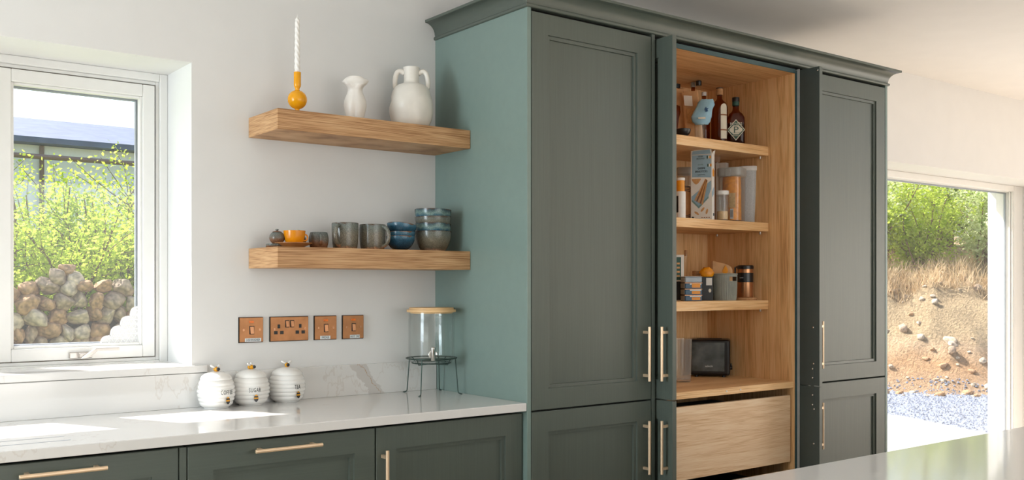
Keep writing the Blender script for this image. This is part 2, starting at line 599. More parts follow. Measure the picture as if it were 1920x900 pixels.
def link(name, me, mat, parent=None, loc=(0, 0, 0), rot=(0, 0, 0), bevel=0.0, seg=2):
    o = bpy.data.objects.new(name, me)
    COL.objects.link(o)
    if mat is not None and not me.materials:
        me.materials.append(MATS[mat] if isinstance(mat, str) else mat)
    o.parent = parent
    o.location = loc
    o.rotation_euler = rot
    if bevel:
        b = o.modifiers.new('bevel', 'BEVEL')
        b.width = bevel
        b.segments = seg
        b.limit_method = 'ANGLE'
        b.harden_normals = False
    return o


def part(name, mb, mat, parent=None, bevel=0.0, smooth=None, label=None, **kw):
    o = link(name, mb.mesh(name, smooth), mat, parent, bevel=bevel, **kw)
    if label: o['label'] = label
    return o


def tag(o, label, cat, group=None):
    o['label'] = label
    o['category'] = cat
    if group: o['group'] = group
    return o


def thing(name, label, cat, loc=(0, 0, 0), rz=0.0, group=None):
    o = bpy.data.objects.new(name, None)
    COL.objects.link(o)
    o.location = loc
    o.rotation_euler = (0, 0, rz)
    o.empty_display_size = 0.05
    return tag(o, label, cat, group)


def struct(name, mb, mat, bevel=0.0, label=None, smooth=None):
    o = link(name, mb.mesh(name, smooth), mat, None, bevel=bevel)
    o['kind'] = 'structure'
    if label: o['label'] = label
    return o


def struct_root(name, label, loc=(0, 0, 0)):
    o = bpy.data.objects.new(name, None)
    COL.objects.link(o)
    o.location = loc
    o['kind'] = 'structure'
    o['label'] = label
    return o


def text(name, body, size, mat, parent, loc, rot=(R(90), 0, 0), sx=1.0, ext=0.0004, align='CENTER', warp=None, spacing=1.0):
    cu = bpy.data.curves.new(name, 'FONT')
    cu.body = body
    cu.size = size
    cu.align_x = align
    cu.align_y = 'CENTER'
    cu.extrude = ext
    cu.space_character = spacing
    cu.resolution_u = 2
    t = bpy.data.objects.new(name + '_tmp', cu)
    COL.objects.link(t)
    bpy.context.view_layer.update()
    me = bpy.data.meshes.new_from_object(t.evaluated_get(bpy.context.evaluated_depsgraph_get()))
    bpy.data.objects.remove(t)
    bpy.data.curves.remove(cu)
    me.materials.clear()
    for v in me.vertices:
        v.co.x *= sx
    if warp:
        for v in me.vertices:
            v.co = Vector(warp(v.co))
        return link(name, me, mat, parent)
    return link(name, me, mat, parent, loc, rot)


def copy_tree(o, parent=None, loc=None, rz=None, label=None):
    c = o.copy()
    COL.objects.link(c)
    c.parent = parent
    if loc is not None: c.location = loc
    if rz is not None: c.rotation_euler = (0, 0, rz)
    if label: c['label'] = label
    for ch in [x for x in bpy.data.objects if x.parent == o and x is not c]:
        copy_tree(ch, c)
    return c


# ================================================================== the room shell
WT = 0.52                                       # outer wall thickness
W1 = (-2.16, -0.986, 1.045, 2.098)              # kitchen window opening
W2 = (3.0, 5.49, 0.0, 2.091)                    # garden door opening
XL, XR, YF, CEIL = -5.0, 9.5, -7.0, 2.65
W3 = (7.3, 9.2, 0.0, 2.091)                    # unseen open gap, added to let sun onto the floor for bounce

mb = MB()
mb.box(XL, W1[0], 0, WT, 0, CEIL)
mb.box(W1[0], W1[1], 0, WT, 0, W1[2])
mb.box(W1[0], W1[1], 0, WT, W1[3], CEIL)
mb.box(W1[1], W2[0], 0, WT, 0, CEIL)
mb.box(W2[0], W2[1], 0, WT, W2[3], CEIL)
mb.box(W2[1], W3[0], 0, WT, 0, CEIL)
mb.box(W3[0], W3[1], 0, WT, W3[3], CEIL)
mb.box(W3[1], XR, 0, WT, 0, CEIL)
struct('wall_back', mb, 'wall_paint', label='pale painted wall with the kitchen window and the glazed garden opening')
# unseen side and front walls; the front opening is added for the fill light
mb = MB()
mb.box(XL - .3, XL, YF, -1.65, 0, CEIL); mb.box(XL - .3, XL, -.35, WT, 0, CEIL)
mb.box(XL - .3, XL, -1.65, -.35, 0, .6); mb.box(XL - .3, XL, -1.65, -.35, 2.3, CEIL)
struct('wall_left', mb, 'wall_paint')
mb = MB()
mb.box(XR, XR + .3, YF, -6.8, 0, CEIL); mb.box(XR, XR + .3, -3.9, WT, 0, CEIL)
mb.box(XR, XR + .3, -6.8, -3.9, 2.3, CEIL)
struct('wall_right', mb, 'wall_paint')
mb = MB()
mb.box(XL - .3, -2.1, YF - .3, YF, 0, CEIL); mb.box(2.5, XR + .3, YF - .3, YF, 0, CEIL)
mb.box(-2.1, 2.5, YF - .3, YF, 0, .3); mb.box(-2.1, 2.5, YF - .3, YF, 2.4, CEIL)
struct('wall_front', mb, 'wall_paint')
struct('floor', MB().box(XL - .3, XR + .3, YF - .3, WT, -.12, 0), 'floor_oak', label='warm oak floor')
RL = (2.2, 8.2, -3.6, -1.9)                     # unseen rooflight, added so the sunlit floor bounces light to the ceiling
mb = MB()
mb.box(XL - .3, RL[0], YF - .3, WT + .25, CEIL, CEIL + .25)
mb.box(RL[1], XR + .3, YF - .3, WT + .25, CEIL, CEIL + .25)
mb.box(RL[0], RL[1], YF - .3, RL[2], CEIL, CEIL + .25)
mb.box(RL[0], RL[1], RL[3], WT + .25, CEIL, CEIL + .25)
struct('ceiling', mb, 'ceiling_paint', label='plain pale ceiling')


# ------------------------------------------------------------------ windows
def ring_frame(mb, x0, x1, z0, z1, w, y0, y1, wl=None, wr=None, wb=None, wt=None):
    wl, wr, wb, wt = (w if q is None else q for q in (wl, wr, wb, wt))
    mb.box(x0, x0 + wl, y0, y1, z0, z1)
    mb.box(x1 - wr, x1, y0, y1, z0, z1)
    mb.box(x0 + wl, x1 - wr, y0, y1, z0, z0 + wb)
    mb.box(x0 + wl, x1 - wr, y0, y1, z1 - wt, z1)
    return mb


YW = 0.25
w1 = struct_root('window_1', 'white framed kitchen window with two casements above the quartz sill', (W1[0], YW, W1[2]))
o1 = w1.location[:]
mb = MB(o1)
ring_frame(mb, W1[0], W1[1], 1.045, 2.098, .028, YW, YW + .12, wb=.022)
mb.box(-1.585, -1.561, YW, YW + .12, 1.067, 2.07)
part('frame', mb, 'window_white', w1, bevel=.003)
mb = MB(o1)
for a, b_ in ((-2.132, -1.585), (-1.561, -1.014)):
    ring_frame(mb, a, b_, 1.067, 2.07, .012, YW + .012, YW + .10)
part('frame_step', mb, 'window_white', w1, bevel=.002)
for i, (a, b_) in enumerate(((-2.120, -1.597), (-1.549, -1.028))):
    part('seal', ring_frame(MB(o1), a + .0005, b_ - .0005, 1.0785, 2.0575, .006, YW + .018, YW + .03), 'window_seal', w1)
    s = part('sash', ring_frame(MB(o1), a + .003, b_ - .003, 1.082, 2.054, .042, YW + .004, YW + .085, wl=.049), 'window_white', w1, bevel=.003)
    a2, b2, z2, z3 = a + .052, b_ - .045, 1.124, 2.012
    part('glazing_bead', ring_frame(MB(o1), a2, b2, z2, z3, .009, YW + .014, YW + .04), 'window_white', s, bevel=.002)
    part('spacer_bar', ring_frame(MB(o1), a2 + .001, b2 - .001, z2 + .001, z3 - .001, .013, YW + .045, YW + .06), 'spacer_grey', s)
    part('pane', MB(o1).box(a2, b2, YW + .040, YW + .044, z2, z3), 'glass_pane', s)
# casement handle
hx0 = -1.321
h = part('handle', MB(o1).box(hx0, hx0 + .075, YW - .008, YW + .004, 1.086, 1.108), 'nickel', w1, bevel=.003, label='satin metal casement handle')
mb = MB(o1)
mb.box(hx0 + .028, hx0 + .05, YW - .03, YW - .008, 1.089, 1.105)
mb.add([(hx0 + .030, YW - .030, 1.088), (hx0 + .052, YW - .030, 1.088), (hx0 + .085, YW - .030, 1.112), (hx0 + .075, YW - .030, 1.121),
        (hx0 + .030, YW - .044, 1.088), (hx0 + .052, YW - .044, 1.088), (hx0 + .085, YW - .044, 1.112), (hx0 + .075, YW - .044, 1.121)],
       [(0, 1, 2, 3), (4, 7, 6, 5), (0, 4, 5, 1), (1, 5, 6, 2), (2, 6, 7, 3), (3, 7, 4, 0)])
mb.box(hx0 + .075, hx0 + .155, YW - .044, YW - .032, 1.112, 1.121)
part('lever', mb, 'nickel', h, bevel=.002)
# frosted film in the corner of the right pane, scalloped edge and triangle lattice
fx, fz = -1.073, 1.124
pts = [(0, 0)]
L = 0.135
edge = []
for k in range(4):
    for j in range(7):
        t = (k + j / 7) / 4
        bul = 0.014 * math.sin(math.pi * j / 7)
        edge.append((-L * (1 - t) - bul * .7, L * t + bul * .7))
poly = [(0, 0)] + [(-L, 0)] + edge[1:] + [(0, L)]
fo = part('window_film', MB(o1).prism(poly, YW + .0385, YW + .0395, lambda p, q, a: (fx + p, a, fz + q)), 'film_frosted', w1, label='frosted film with scalloped edge and triangle lattice')
mb = MB(o1)


def strip(mb, p, q, wd, y):
    p, q = Vector((p[0], 0, p[1])), Vector((q[0], 0, q[1]))
    d = (q - p).normalized()
    s = Vector((-d.z, 0, d.x)) * wd
    b0 = Vector((fx, y - .0002, fz))
    mb.add([b0 + p - s, b0 + q - s, b0 + q + s, b0 + p + s], [(0, 1, 2, 3)])


for ang in (0, 60, 120):
    d = Vector((math.cos(R(ang)), math.sin(R(ang))))
    nn = Vector((-d.y, d.x))
    for k in range(-14, 15):
        p0 = nn * (k * .0165) + Vector((-.05, .04))
        ts = [t * .002 for t in range(-110, 111) if (lambda c: c.x < -.002 and c.y > .002 and (c.y - c.x) < L)(p0 + d * (t * .002))]
        if len(ts) > 3:
            strip(mb, p0 + d * ts[0], p0 + d * ts[-1], .0012, YW + .0382 - ang * .000004)
for a, b_ in zip(edge[:-1], edge[1:]):
    strip(mb, a, b_, .003, YW + .0379)
part('lattice', mb, 'film_white', fo)

# quartz sill and upstand belong to the worktop run
sill = part('window_sill', MB().box(W1[0] - .05, -.935, -.016, YW + .002, 1.038, 1.0625), 'quartz', None, bevel=.0025)
sill['kind'] = 'structure'
sill['label'] = 'white veined quartz window sill'

w2 = struct_root('window_2', 'white framed glazed garden doors beside the tall cabinets', (W2[0], YW, 0))
o2 = w2.location[:]
part('frame', ring_frame(MB(o2), W2[0], W2[1], 0.0, 2.091, .05, YW, YW + .14, wr=.135, wb=.05, wt=.044), 'window_white', w2, bevel=.004)
part('glazing_bead', MB(o2).box(5.348, 5.356, YW + .010, YW + .022, .05, 2.047), 'window_white', w2, bevel=.002)
part('glazing_bead', MB(o2).box(5.342, 5.356, YW + .026, YW + .038, .05, 2.047), 'window_white', w2, bevel=.002)
s = part('sash', ring_frame(MB(o2), 3.05, 5.355, .05, 2.047, .05, YW + .044, YW + .10, wt=.004, wr=.006), 'window_white', w2, bevel=.002)
part('pane', MB(o2).box(3.1, 5.349, YW + .052, YW + .058, .1, 2.043), 'glass_pane', s)
part('spacer_bar', ring_frame(MB(o2), 3.1, 5.349, .1, 2.043, .010, YW + .062, YW + .074), 'spacer_grey', s)

# ================================================================== worktop and base units
ZT = .92
wt = thing('quartz_worktop', 'glossy white veined quartz worktop along the window wall', 'worktop', (-2.6, -.6, .891))
part('slab', MB(wt.location).box(-2.6, -.0015, -.6, -.0005, .891, ZT), 'quartz', wt, bevel=.0025)
us = thing('quartz_upstand', 'low white veined quartz upstand along the back of the worktop', 'upstand', (-1.3, -.006, ZT))
part('strip', MB(us.location).box(-2.6, -.0015, -.0125, -.0005, ZT, 1.036), 'quartz_veined', us, bevel=.0015)
for y in (-.349, -.425, -.501):
    part('worktop_line', MB(wt.location).box(-2.4, -1.485, y - .0022, y + .0022, ZT + .0001, ZT + .0004), 'spacer_grey', wt)  # thin grey lines lying along the slab


def door_mesh(mb, a0, a1, b0, b1, fn, th=.02, fw=.077, recess=True):
    """shaker door; fn(a, b, d): a along, b up, d out of the face (0 = front face, negative inwards)"""
    def rect(i, d): return [fn(a0 + i, b0 + i, d), fn(a1 - i, b0 + i, d), fn(a1 - i, b1 - i, d), fn(a0 + i, b1 - i, d)]
    e = .0015
    rings = [rect(0, -th), rect(0, -e), rect(e, 0)]
    if recess:
        rings += [rect(fw, 0), rect(fw + .001, -.0070), rect(fw + .013, -.0075), rect(fw + .014, -.0150)]
    vs = [p for rg in rings for p in rg]
    fs = [(3, 2, 1, 0)]
    for i in range(len(rings) - 1):
        for k in range(4):
            l = (k + 1) % 4
            fs.append((i * 4 + k, i * 4 + l, i * 4 + 4 + l, i * 4 + 4 + k))
    q = 4 * (len(rings) - 1)
    fs.append((q, q + 1, q + 2, q + 3))
    return mb.add(vs, fs)


def bar_handle(parent, o, p, q, foot, out, rad=.0058, inset=.022):
    """straight bar from p to q with two posts to the door face; out = unit vector from face"""
    mb = MB(o)
    p, q, out = Vector(p), Vector(q), Vector(out)
    d = (q - p).normalized()
    mb.tube([p, p + d * .0006, q - d * .0006, q], [rad * .9, rad, rad, rad * .9], 14)
    for c in (p + d * inset, q - d * inset):
        f0 = c - out * foot
        s = d.cross(out).normalized()
        a, b_ = .0052, .0046
        mb.loft([[f0 + d * a * i + s * b_ * j for i, j in ((-1, -1), (1, -1), (1, 1), (-1, 1))], [c + out * .002 + d * a * i + s * b_ * j for i, j in ((-1, -1), (1, -1), (1, 1), (-1, 1))]])
    return part('handle', mb, 'brass_satin', parent, smooth=40, label='slim satin brass bar handle')


YB = -.578
BG = 'green base units under the window worktop'


def base_unit(x0, x1, label, kind, hrange):
    t = thing('base_cabinet', label, 'cabinet', ((x0 + x1) / 2, -.3, 0), 0, BG)
    o = t.location[:]
    part('carcass', MB(o).box(x0 - .0015, x1 + .0015, -.555, -.02, .15, .876), 'gap_shade', t)
    part('plinth', MB(o).box(x0 - .0015, x1 + .0015, -.53, -.51, 0, .148), 'green_x', t)
    d = part('door' if kind == 'v' else 'drawer_front', door_mesh(MB(o), x0, x1, .155, .8815, lambda a, b, dd: (a, YB - dd, b), fw=.0725), 'green_z' if kind == 'v' else 'green_x', t)
    if kind == 'h':
        bar_handle(d, o, (hrange[0], YB - .034, .8535), (hrange[1], YB - .034, .8535), .034, (0, -1, 0))
    else:
        bar_handle(d, o, (hrange[0], YB - .034, .60), (hrange[0], YB - .034, .812), .034, (0, -1, 0))
    return t


base_unit(-1.828, -1.2215, 'green base cabinet with horizontal brass bar, below the window', 'h', (-1.631, -1.419))
base_unit(-1.1955, -.5985, 'green base cabinet with horizontal brass bar, below the three honey-pot canisters', 'h', (-1.009, -.797))
base_unit(-.5935, -.0055, 'green base cabinet with vertical brass bar, beside the tall cabinets', 'v', (-.572, 0))
tag(part('filler_panel', MB((-1.208, YB, .5)).box(-1.2185, -1.1985, YB, -.3, 0, .8815), 'green_z', None, bevel=.0015), 'narrow green upright filler strip between two base cabinets', 'filler panel')
bpy.data.objects['filler_panel'].location = (-1.208, YB, .5)

# ================================================================== tall units
YT = -.600
ZD, ZG = 2.312, .888            # door tops, split between upper and lower doors
TG = 'tall green larder units'


def tall_side_unit(x0, x1, label, outer, handles):
    t = thing('tall_cabinet', label, 'cabinet', ((x0 + x1) / 2, -.3, 0), 0, TG)
    o = t.location[:]
    for a in (x0, x1 - .018):
        part('side_panel', MB(o).box(a, a + .018, YT, -.0005, 0, 2.345), 'green_z' if a != outer else 'green_panel_lit', t, bevel=.001)
    part('carcass', MB(o).box(x0 + .0185, x1 - .0185, -.572, -.02, .1, 2.345), 'gap_shade', t)
    part('plinth', MB(o).box(x0 + .0185, x1 - .0185, -.55, -.535, 0, .098), 'green_x', t)
    xa, xb = x0 + .0213, x1 - .0213
    for z0, z1, hz in ((ZG + .0025, ZD, (.964, 1.176)), (.105, ZG - .0035, (.603, .811))):
        d = part('door', door_mesh(MB(o), xa, xb, z0, z1, lambda a, b, dd: (a, YT - dd, b), fw=.075), 'green_z', t)
        if handles:
            bar_handle(d, o, (.578, YT - .031, hz[0]), (.578, YT - .031, hz[1]), .031, (0, -1, 0))
    return t


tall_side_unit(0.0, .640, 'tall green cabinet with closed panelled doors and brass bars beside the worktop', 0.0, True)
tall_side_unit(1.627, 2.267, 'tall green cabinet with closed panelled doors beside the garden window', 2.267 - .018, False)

# the open larder between them
XA, XB, YK = .720, 1.547, -.07
YP = -.585
pt = thing('pantry_cabinet', 'open oak-lined pantry cabinet with green pocket doors slid back', 'cabinet', (1.13, -.3, 0), 0, TG)
o = pt.location[:]
part('back_panel', MB(o).box(XA, XB, YK, YK + .015, .1, 2.30), 'larder_lit_z', pt)
part('oak_side', MB(o).box(XA - .012, XA, YP, YK + .015, .1, 2.30), 'larder_lit_z', pt)
part('oak_side', MB(o).box(XB, XB + .0105, YP, YK + .015, .1, 2.30), 'larder_lit_z', pt)
part('top_panel', MB(o).box(XA - .012, XB + .0105, YP, YK + .015, 2.293, 2.305), 'larder_lit_x', pt)
part('edge_band', MB(o).box(XB, XB + .0105, YP - .0045, YP - .0002, .1, 2.305), 'teal_edge', pt)
part('edge_band', MB(o).box(XA - .012, XA, YP - .0045, YP - .0002, .1, 2.305), 'teal_edge', pt)
part('edge_band', MB(o).box(XA, XB, YP - .0045, YP - .0002, 2.293, 2.312), 'teal_edge', pt)
part('door_track', MB(o).box(XB + .0115, XB + .0165, -.6, -.12, .1, 2.312), 'plastic_grey', pt, label='pale metal hinge strip')
part('door_track', MB(o).box(XA - .0185, XA - .0135, -.6, -.12, .1, 2.312), 'plastic_grey', pt, label='pale metal hinge strip')
part('plinth', MB(o).box(.642, 1.625, -.55, -.535, 0, .098), 'green_x', pt)
part('pocket_back', MB(o).box(.642, 1.625, -.02, -.002, .1, 2.345), 'gap_shade', pt)
part('pocket_top', MB(o).box(.642, 1.625, -.57, -.02, 2.322, 2.345), 'gap_shade', pt)
for i, (z0, z1) in enumerate(((1.937, 1.979), (1.586, 1.626), (1.226, 1.268))):
    s = part('shelf', MB(o).box(XA + .001, XB - .001, -.44, YK - .001, z0, z1), 'larder_lit_x', pt, bevel=.001)
    for yy in (-.40, -.14):
        part('shelf_peg', MB(o).lathe([(.004, -.012), (.005, -.010), (.005, -.0002)], (XB - .010, yy, z0), 10), 'nickel', s, smooth=40)
dk = part('shelf', MB(o).box(XA + .001, XB - .0005, -.580, YK - .001, .874, .903), 'larder_lit_x', pt, bevel=.001, label='wide lower oak shelf')
for u in (1362, 1388):
    x = xat(u, -.58)
    part('screw_cap', MB(o).box(x - .003, x + .003, -.5825, -.5802, .886, .892), 'plastic_white', dk)
part('drawer_front', MB(o).box(XA + .004, XB - .010, -.569, -.549, .540, .840), 'oak_pale_x', pt, bevel=.001, label='pale oak inner drawer front')
part('drawer_front', MB(o).box(XA + .004, XB - .010, -.569, -.549, .150, .500), 'oak_pale_x', pt, bevel=.001, label='pale oak inner drawer front')
part('drawer_box', MB(o).box(XA + .03, XB - .03, -.548, -.12, .56, .78), 'gap_shade', pt)
part('drawer_box', MB(o).box(XA + .03, XB - .03, -.548, -.12, .16, .44), 'gap_shade', pt)

# pocket doors: opened square to the front and slid back, the front edges still stand proud
for side, xf, yfr, out in ((0, .650, -.684, -1), (1, 1.587, -.703, 1)):
    for z0, z1, hz in ((ZG + .002, 2.308, (.964, 1.176)), (.105, ZG - .002, (.603, .811))):
        d = part('pocket_door', door_mesh(MB(o), yfr, -.13, z0, z1, lambda a, b, dd: (xf + out * dd, a, b), th=.022, fw=.075), 'green_z', pt)
        hx = xf + out * .031
        hy = -.657 if side == 0 else -.683
        bar_handle(d, o, (hx, hy, hz[0]), (hx, hy, hz[1]), .031, (out, 0, 0))
        if side:
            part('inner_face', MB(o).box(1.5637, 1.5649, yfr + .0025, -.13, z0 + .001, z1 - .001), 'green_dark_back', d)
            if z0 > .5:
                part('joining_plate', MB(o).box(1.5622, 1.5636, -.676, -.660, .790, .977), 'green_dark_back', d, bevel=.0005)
                for zz, yy in ((1.149, -.672), (.988, -.674), (.965, -.668), (.925, -.668), (.848, -.668), (.805, -.668), (.786, -.676)):
                    part('screw', MB(o).ball((1.5618, yy, zz), .0042, 10, 6, (.4, 1, 1)), 'chrome', d, smooth=60)
                part('screw', MB(o).ball((1.5630, -.694, 2.292), .005, 10, 6, (.4, 1, 1)), 'chrome', d, smooth=60)
            else:
                part('screw', MB(o).ball((1.5630, -.674, .632), .0045, 10, 6, (.4, 1, 1)), 'chrome', d, smooth=60)

# cornice: one continuous moulding swept round three sides
prof = [(-.02, 2.3225), (.004, 2.3225), (.0075, 2.3248), (.0085, 2.3292), (.0075, 2.3336), (.004, 2.336), (.0015, 2.3365), (.0015, 2.340)]
for k in range(1, 11):
    a = R(90 * k / 10)
    prof.append((.0025 + .0445 * (1 - math.cos(a)), 2.340 + .047 * math.sin(a)))
prof += [(.0485, 2.388), (.0485, 2.3975), (-.02, 2.3975)]
x1_ = 2.267
corners = [lambda d: (-d, -.001), lambda d: (-d, YT - d), lambda d: (x1_ + d, YT - d), lambda d: (x1_ + d, -.001)]
co = thing('cornice', 'green concave cornice moulding crowning the tall cabinets', 'cornice', (1.13, -.3, 2.3225))
part('moulding', MB(co.location).loft([[(*fn(d), z) for d, z in prof] for fn in corners]), 'green_smooth', co, smooth=30)
part('top_board', MB(co.location).box(.0, x1_, YT + .001, -.002, 2.3455, 2.3965), 'green_smooth', co)

# ================================================================== island in front
isl = thing('island_unit', 'kitchen island with glossy white quartz top in front of the pantry', 'island', (1.0, -2.55, 0))
o = isl.location[:]
part('worktop', MB(o).box(-.9, 2.9, -3.0, -1.936, .89, ZT), 'quartz', isl, bevel=.0025)
part('body', MB(o).box(-.85, 2.85, -2.75, -1.97, .1, .889), 'green_z', isl)
part('plinth', MB(o).box(-.8, 2.8, -2.7, -2.02, 0, .099), 'green_x', isl)

# ================================================================== floating shelves
SG = 'thick oak floating shelves'
for z0, z1, lab in ((1.859, 1.929, 'thick oak floating shelf holding the candlestick and white vases'), (1.396, 1.4665, 'thick oak floating shelf holding the mugs and bowls')):
    s = thing('floating_shelf', lab, 'shelf', (-.39, -.125, z0), 0, SG)
    part('board', MB(s.location).box(-.7833, -.0015, -.25, -.0006, z0, z1), 'oak_shelf', s, bevel=.0012)
ZU, ZL = 1.929, 1.4665


def lathe_thing(name, prof, mat, parent, n=36, **kw):
    return part(name, MB().lathe(prof, (0, 0, 0), n, **kw), mat, parent, smooth=38)


# candlestick and candle
yc = -.125
k = mpp(557.5, yc)
cx = xat(557.5, yc)
t = thing('candlestick', 'amber glass bubble candlestick on the upper oak shelf', 'candlestick', (cx, yc, ZU))
zb = zat(557.5, 187, yc) - ZU
rb = 18 * k
ztop = zat(557.5, 135.5, yc) - ZU
pr = [(.017, 0), (.018, .002), (.013, .006), (.008, .010), (.0075, max(.012, zb - rb))]
for i in range(1, 12):
    a = math.pi * i / 12
    pr.append((max(.0075, rb * math.sin(a)), zb - rb * math.cos(a)))
pr += [(.0075, zb + rb + .002), (.008, zb + rb + .006), (.0115, zb + rb + .012), (.0125, zb + rb + .018), (.0125, ztop), (.0108, ztop), (.0105, ztop - .03), (.001, ztop - .031)]
lathe_thing('holder', pr, 'amber_glass', t)
zc0, zc1 = ztop - .0305, zat(557.5, 27, yc) - ZU
c = thing('candle', 'white twisted taper candle in the amber candlestick', 'candle', (cx, yc, ZU + zc0))
H = zc1 - zc0
rings = []
for i in range(180):
    s_ = i / 179
    z = s_ * (H - .008)
    r0 = .0100 * (1 - .28 * s_) * (1 if s_ < .955 else max(.25, (1 - s_) / .045))
    if z < .033: r0 = min(r0, .0098)
    ph = s_ * 66
    rings.append([((r0 * (1 + .11 * math.cos(4 * (2 * math.pi * q / 24) + ph))) * math.cos(2 * math.pi * q / 24), (r0 * (1 + .11 * math.cos(4 * (2 * math.pi * q / 24) + ph))) * math.sin(2 * math.pi * q / 24), z) for q in range(24)])
part('wax', MB().loft(rings), 'wax_white', c, smooth=60)
part('wick', MB().tube([(0, 0, H - .009), (.001, 0, H - .003), (.002, 0, H)], .0008, 6), 'paper_white', c)

# torso vase
yv = -.125
k = mpp(666, yv)
x0 = xat(666, yv)
hv = zat(666, 144, yv) - ZU
t = thing('torso_vase', 'small white torso-shaped vase on the upper oak shelf', 'vase', (x0, yv, ZU), -R(30))
lv = [(0, .0285, .022, 0), (.04, .0295, .024, 0), (.15, .033, .030, 0), (.28, .0385, .036, 0), (.38, .0415, .038, 0), (.47, .0405, .036, 0), (.56, .035, .031, 0), (.65, .0285, .026, 0), (.71, .0265, .025, 0), (.76, .028, .027, 0), (.81, .034, .029, 0), (.85, .042, .027, .0005), (.885, .0475, .024, .001), (.915, .0480, .022, .001), (.94, .0430, .021, 0), (.965, .0350, .021, 0), (.985, .0285, .0205, 0), (1.0, .0245, .020, 0), (.99, .0205, .0165, 0), (.90, .018, .015, 0)]
rings = []
NA = 64
for zf, rx, ry, dx in lv:
    rg = []
    for q in range(NA):
        a = 2 * math.pi * q / NA
        rr = 1.0
        fr = (a - 1.5 * math.pi + math.pi) % (2 * math.pi) - math.pi           # angle from the front
        bk = (a - .5 * math.pi + math.pi) % (2 * math.pi) - math.pi
        if zf < .46: rr -= .30 * (1 - zf / .46) ** .7 * (math.exp(-(fr / .22) ** 2) + .8 * math.exp(-(bk / .22) ** 2))
        for c_ in (-.62, .62):
            rr += .42 * math.exp(-((fr - c_) / .36) ** 2 - ((zf - .80) / .055) ** 2)
            rr += .10 * math.exp(-((bk - c_) / .40) ** 2 - ((zf - .33) / .10) ** 2)
        rr -= .06 * math.exp(-(fr / .16) ** 2 - ((zf - .58) / .12) ** 2)
        side = abs(math.cos(a)) ** 8
        zz = zf * hv - (.004 if .85 < zf < .95 else 0) * side * (1 if math.cos(a) < 0 else -.6)
        rg.append((dx + rx * rr * math.cos(a), ry * rr * math.sin(a), zz))
    rings.append(rg)
part('body', MB().loft(rings), 'ceramic_bisque', t, smooth=60)

# two-handled jug
k = mpp(772, yv)
x0 = xat(771.5, yv)
hj = zat(772, 127, yv) - ZU
t = thing('two_handled_jug', 'large hand-formed cream jug vase with two loop handles on the upper oak shelf', 'vase', (x0, yv, ZU), -R(32))
rj = 42.5 * k
pj = [(.30, 0), (.62, .004), (.80, .07), (.92, .17), (.99, .28), (1.0, .36), (.98, .45), (.92, .54), (.84, .61), (.72, .68), (.58, .715), (.42, .735), (.345, .755), (.33, .80), (.335, .90), (.35, .975), (.36, 1.0), (.30, 1.0), (.28, .96), (.28, .78)]
rings = []
rnd = random.Random(3)
dents = [(rnd.uniform(0, 6.28), rnd.uniform(.1, .6), rnd.uniform(.02, .055)) for _ in range(34)]
for rf, zf in pj:
    rg = []
    for q in range(48):
        a = 2 * math.pi * q / 48
        d = sum(m * math.exp(-((min(abs(a - b_), 6.283 - abs(a - b_))) / .35) ** 2 - ((zf - h_) / .07) ** 2) for b_, h_, m in dents) if zf < .7 else 0
        r_ = rj * rf * (1 - d)
        rg.append((r_ * math.cos(a), r_ * math.sin(a), hj * zf))
    rings.append(rg)
part('body', MB().loft(rings), 'ceramic_cream', t, smooth=70)
for sgn in (-1, 1):
    hp = [(sgn * rj * a, 0, hj * b_) for a, b_ in ((.30, .90), (.42, .935), (.55, .94), (.66, .90), (.715, .82), (.73, .74), (.71, .68), (.64, .655))]
    # smooth the loop
    sm = []
    for i in range(len(hp) - 1):
        for j in range(4):
            sm.append(Vector(hp[i]).lerp(Vector(hp[i + 1]), j / 4))
    sm.append(Vector(hp[-1]))
    for _ in range(2):
        sm = [sm[0]] + [(sm[i - 1] + sm[i] * 2 + sm[i + 1]) / 4 for i in range(1, len(sm) - 1)] + [sm[-1]]
    part('handle', MB().tube(sm, .0095, 14), 'ceramic_cream', t, smooth=60)


# ================================================================== pots on the lower shelf
def bowl_prof(r, h, foot=.55, lip=.003, flare=.0):
    P = [(r * foot * .8, 0.0), (r * foot, 0.0), (r * foot * 1.02, .004)]
    for i in range(1, 9):
        s_ = i / 8
        P.append((r * (foot + (1 - foot) * math.sin(s_ * math.pi / 2) ** (.8)) * (1 + flare * s_), .004 + (h - .004) * s_ ** 1.25))
    Q = [(max(.004, a - lip), max(b_, .007)) for a, b_ in reversed(P[3:])]
    return P + [(P[-1][0] - lip / 2, h + .0008)] + Q + [(.002, .007)]


def bowl(label, u, y, z, wpx, hm, mat, tilt=(0, 0), group=None, foot=.5):
    k = mpp(u, y)
    t = thing('stoneware_bowl', label, 'bowl', (xat(u, y), y, z), 0, group)
    t.rotation_euler = (tilt[0], tilt[1], 0)
    lathe_thing('bowl_body', bowl_prof(wpx * k / 2, hm, foot), mat, t, 44)
    return t


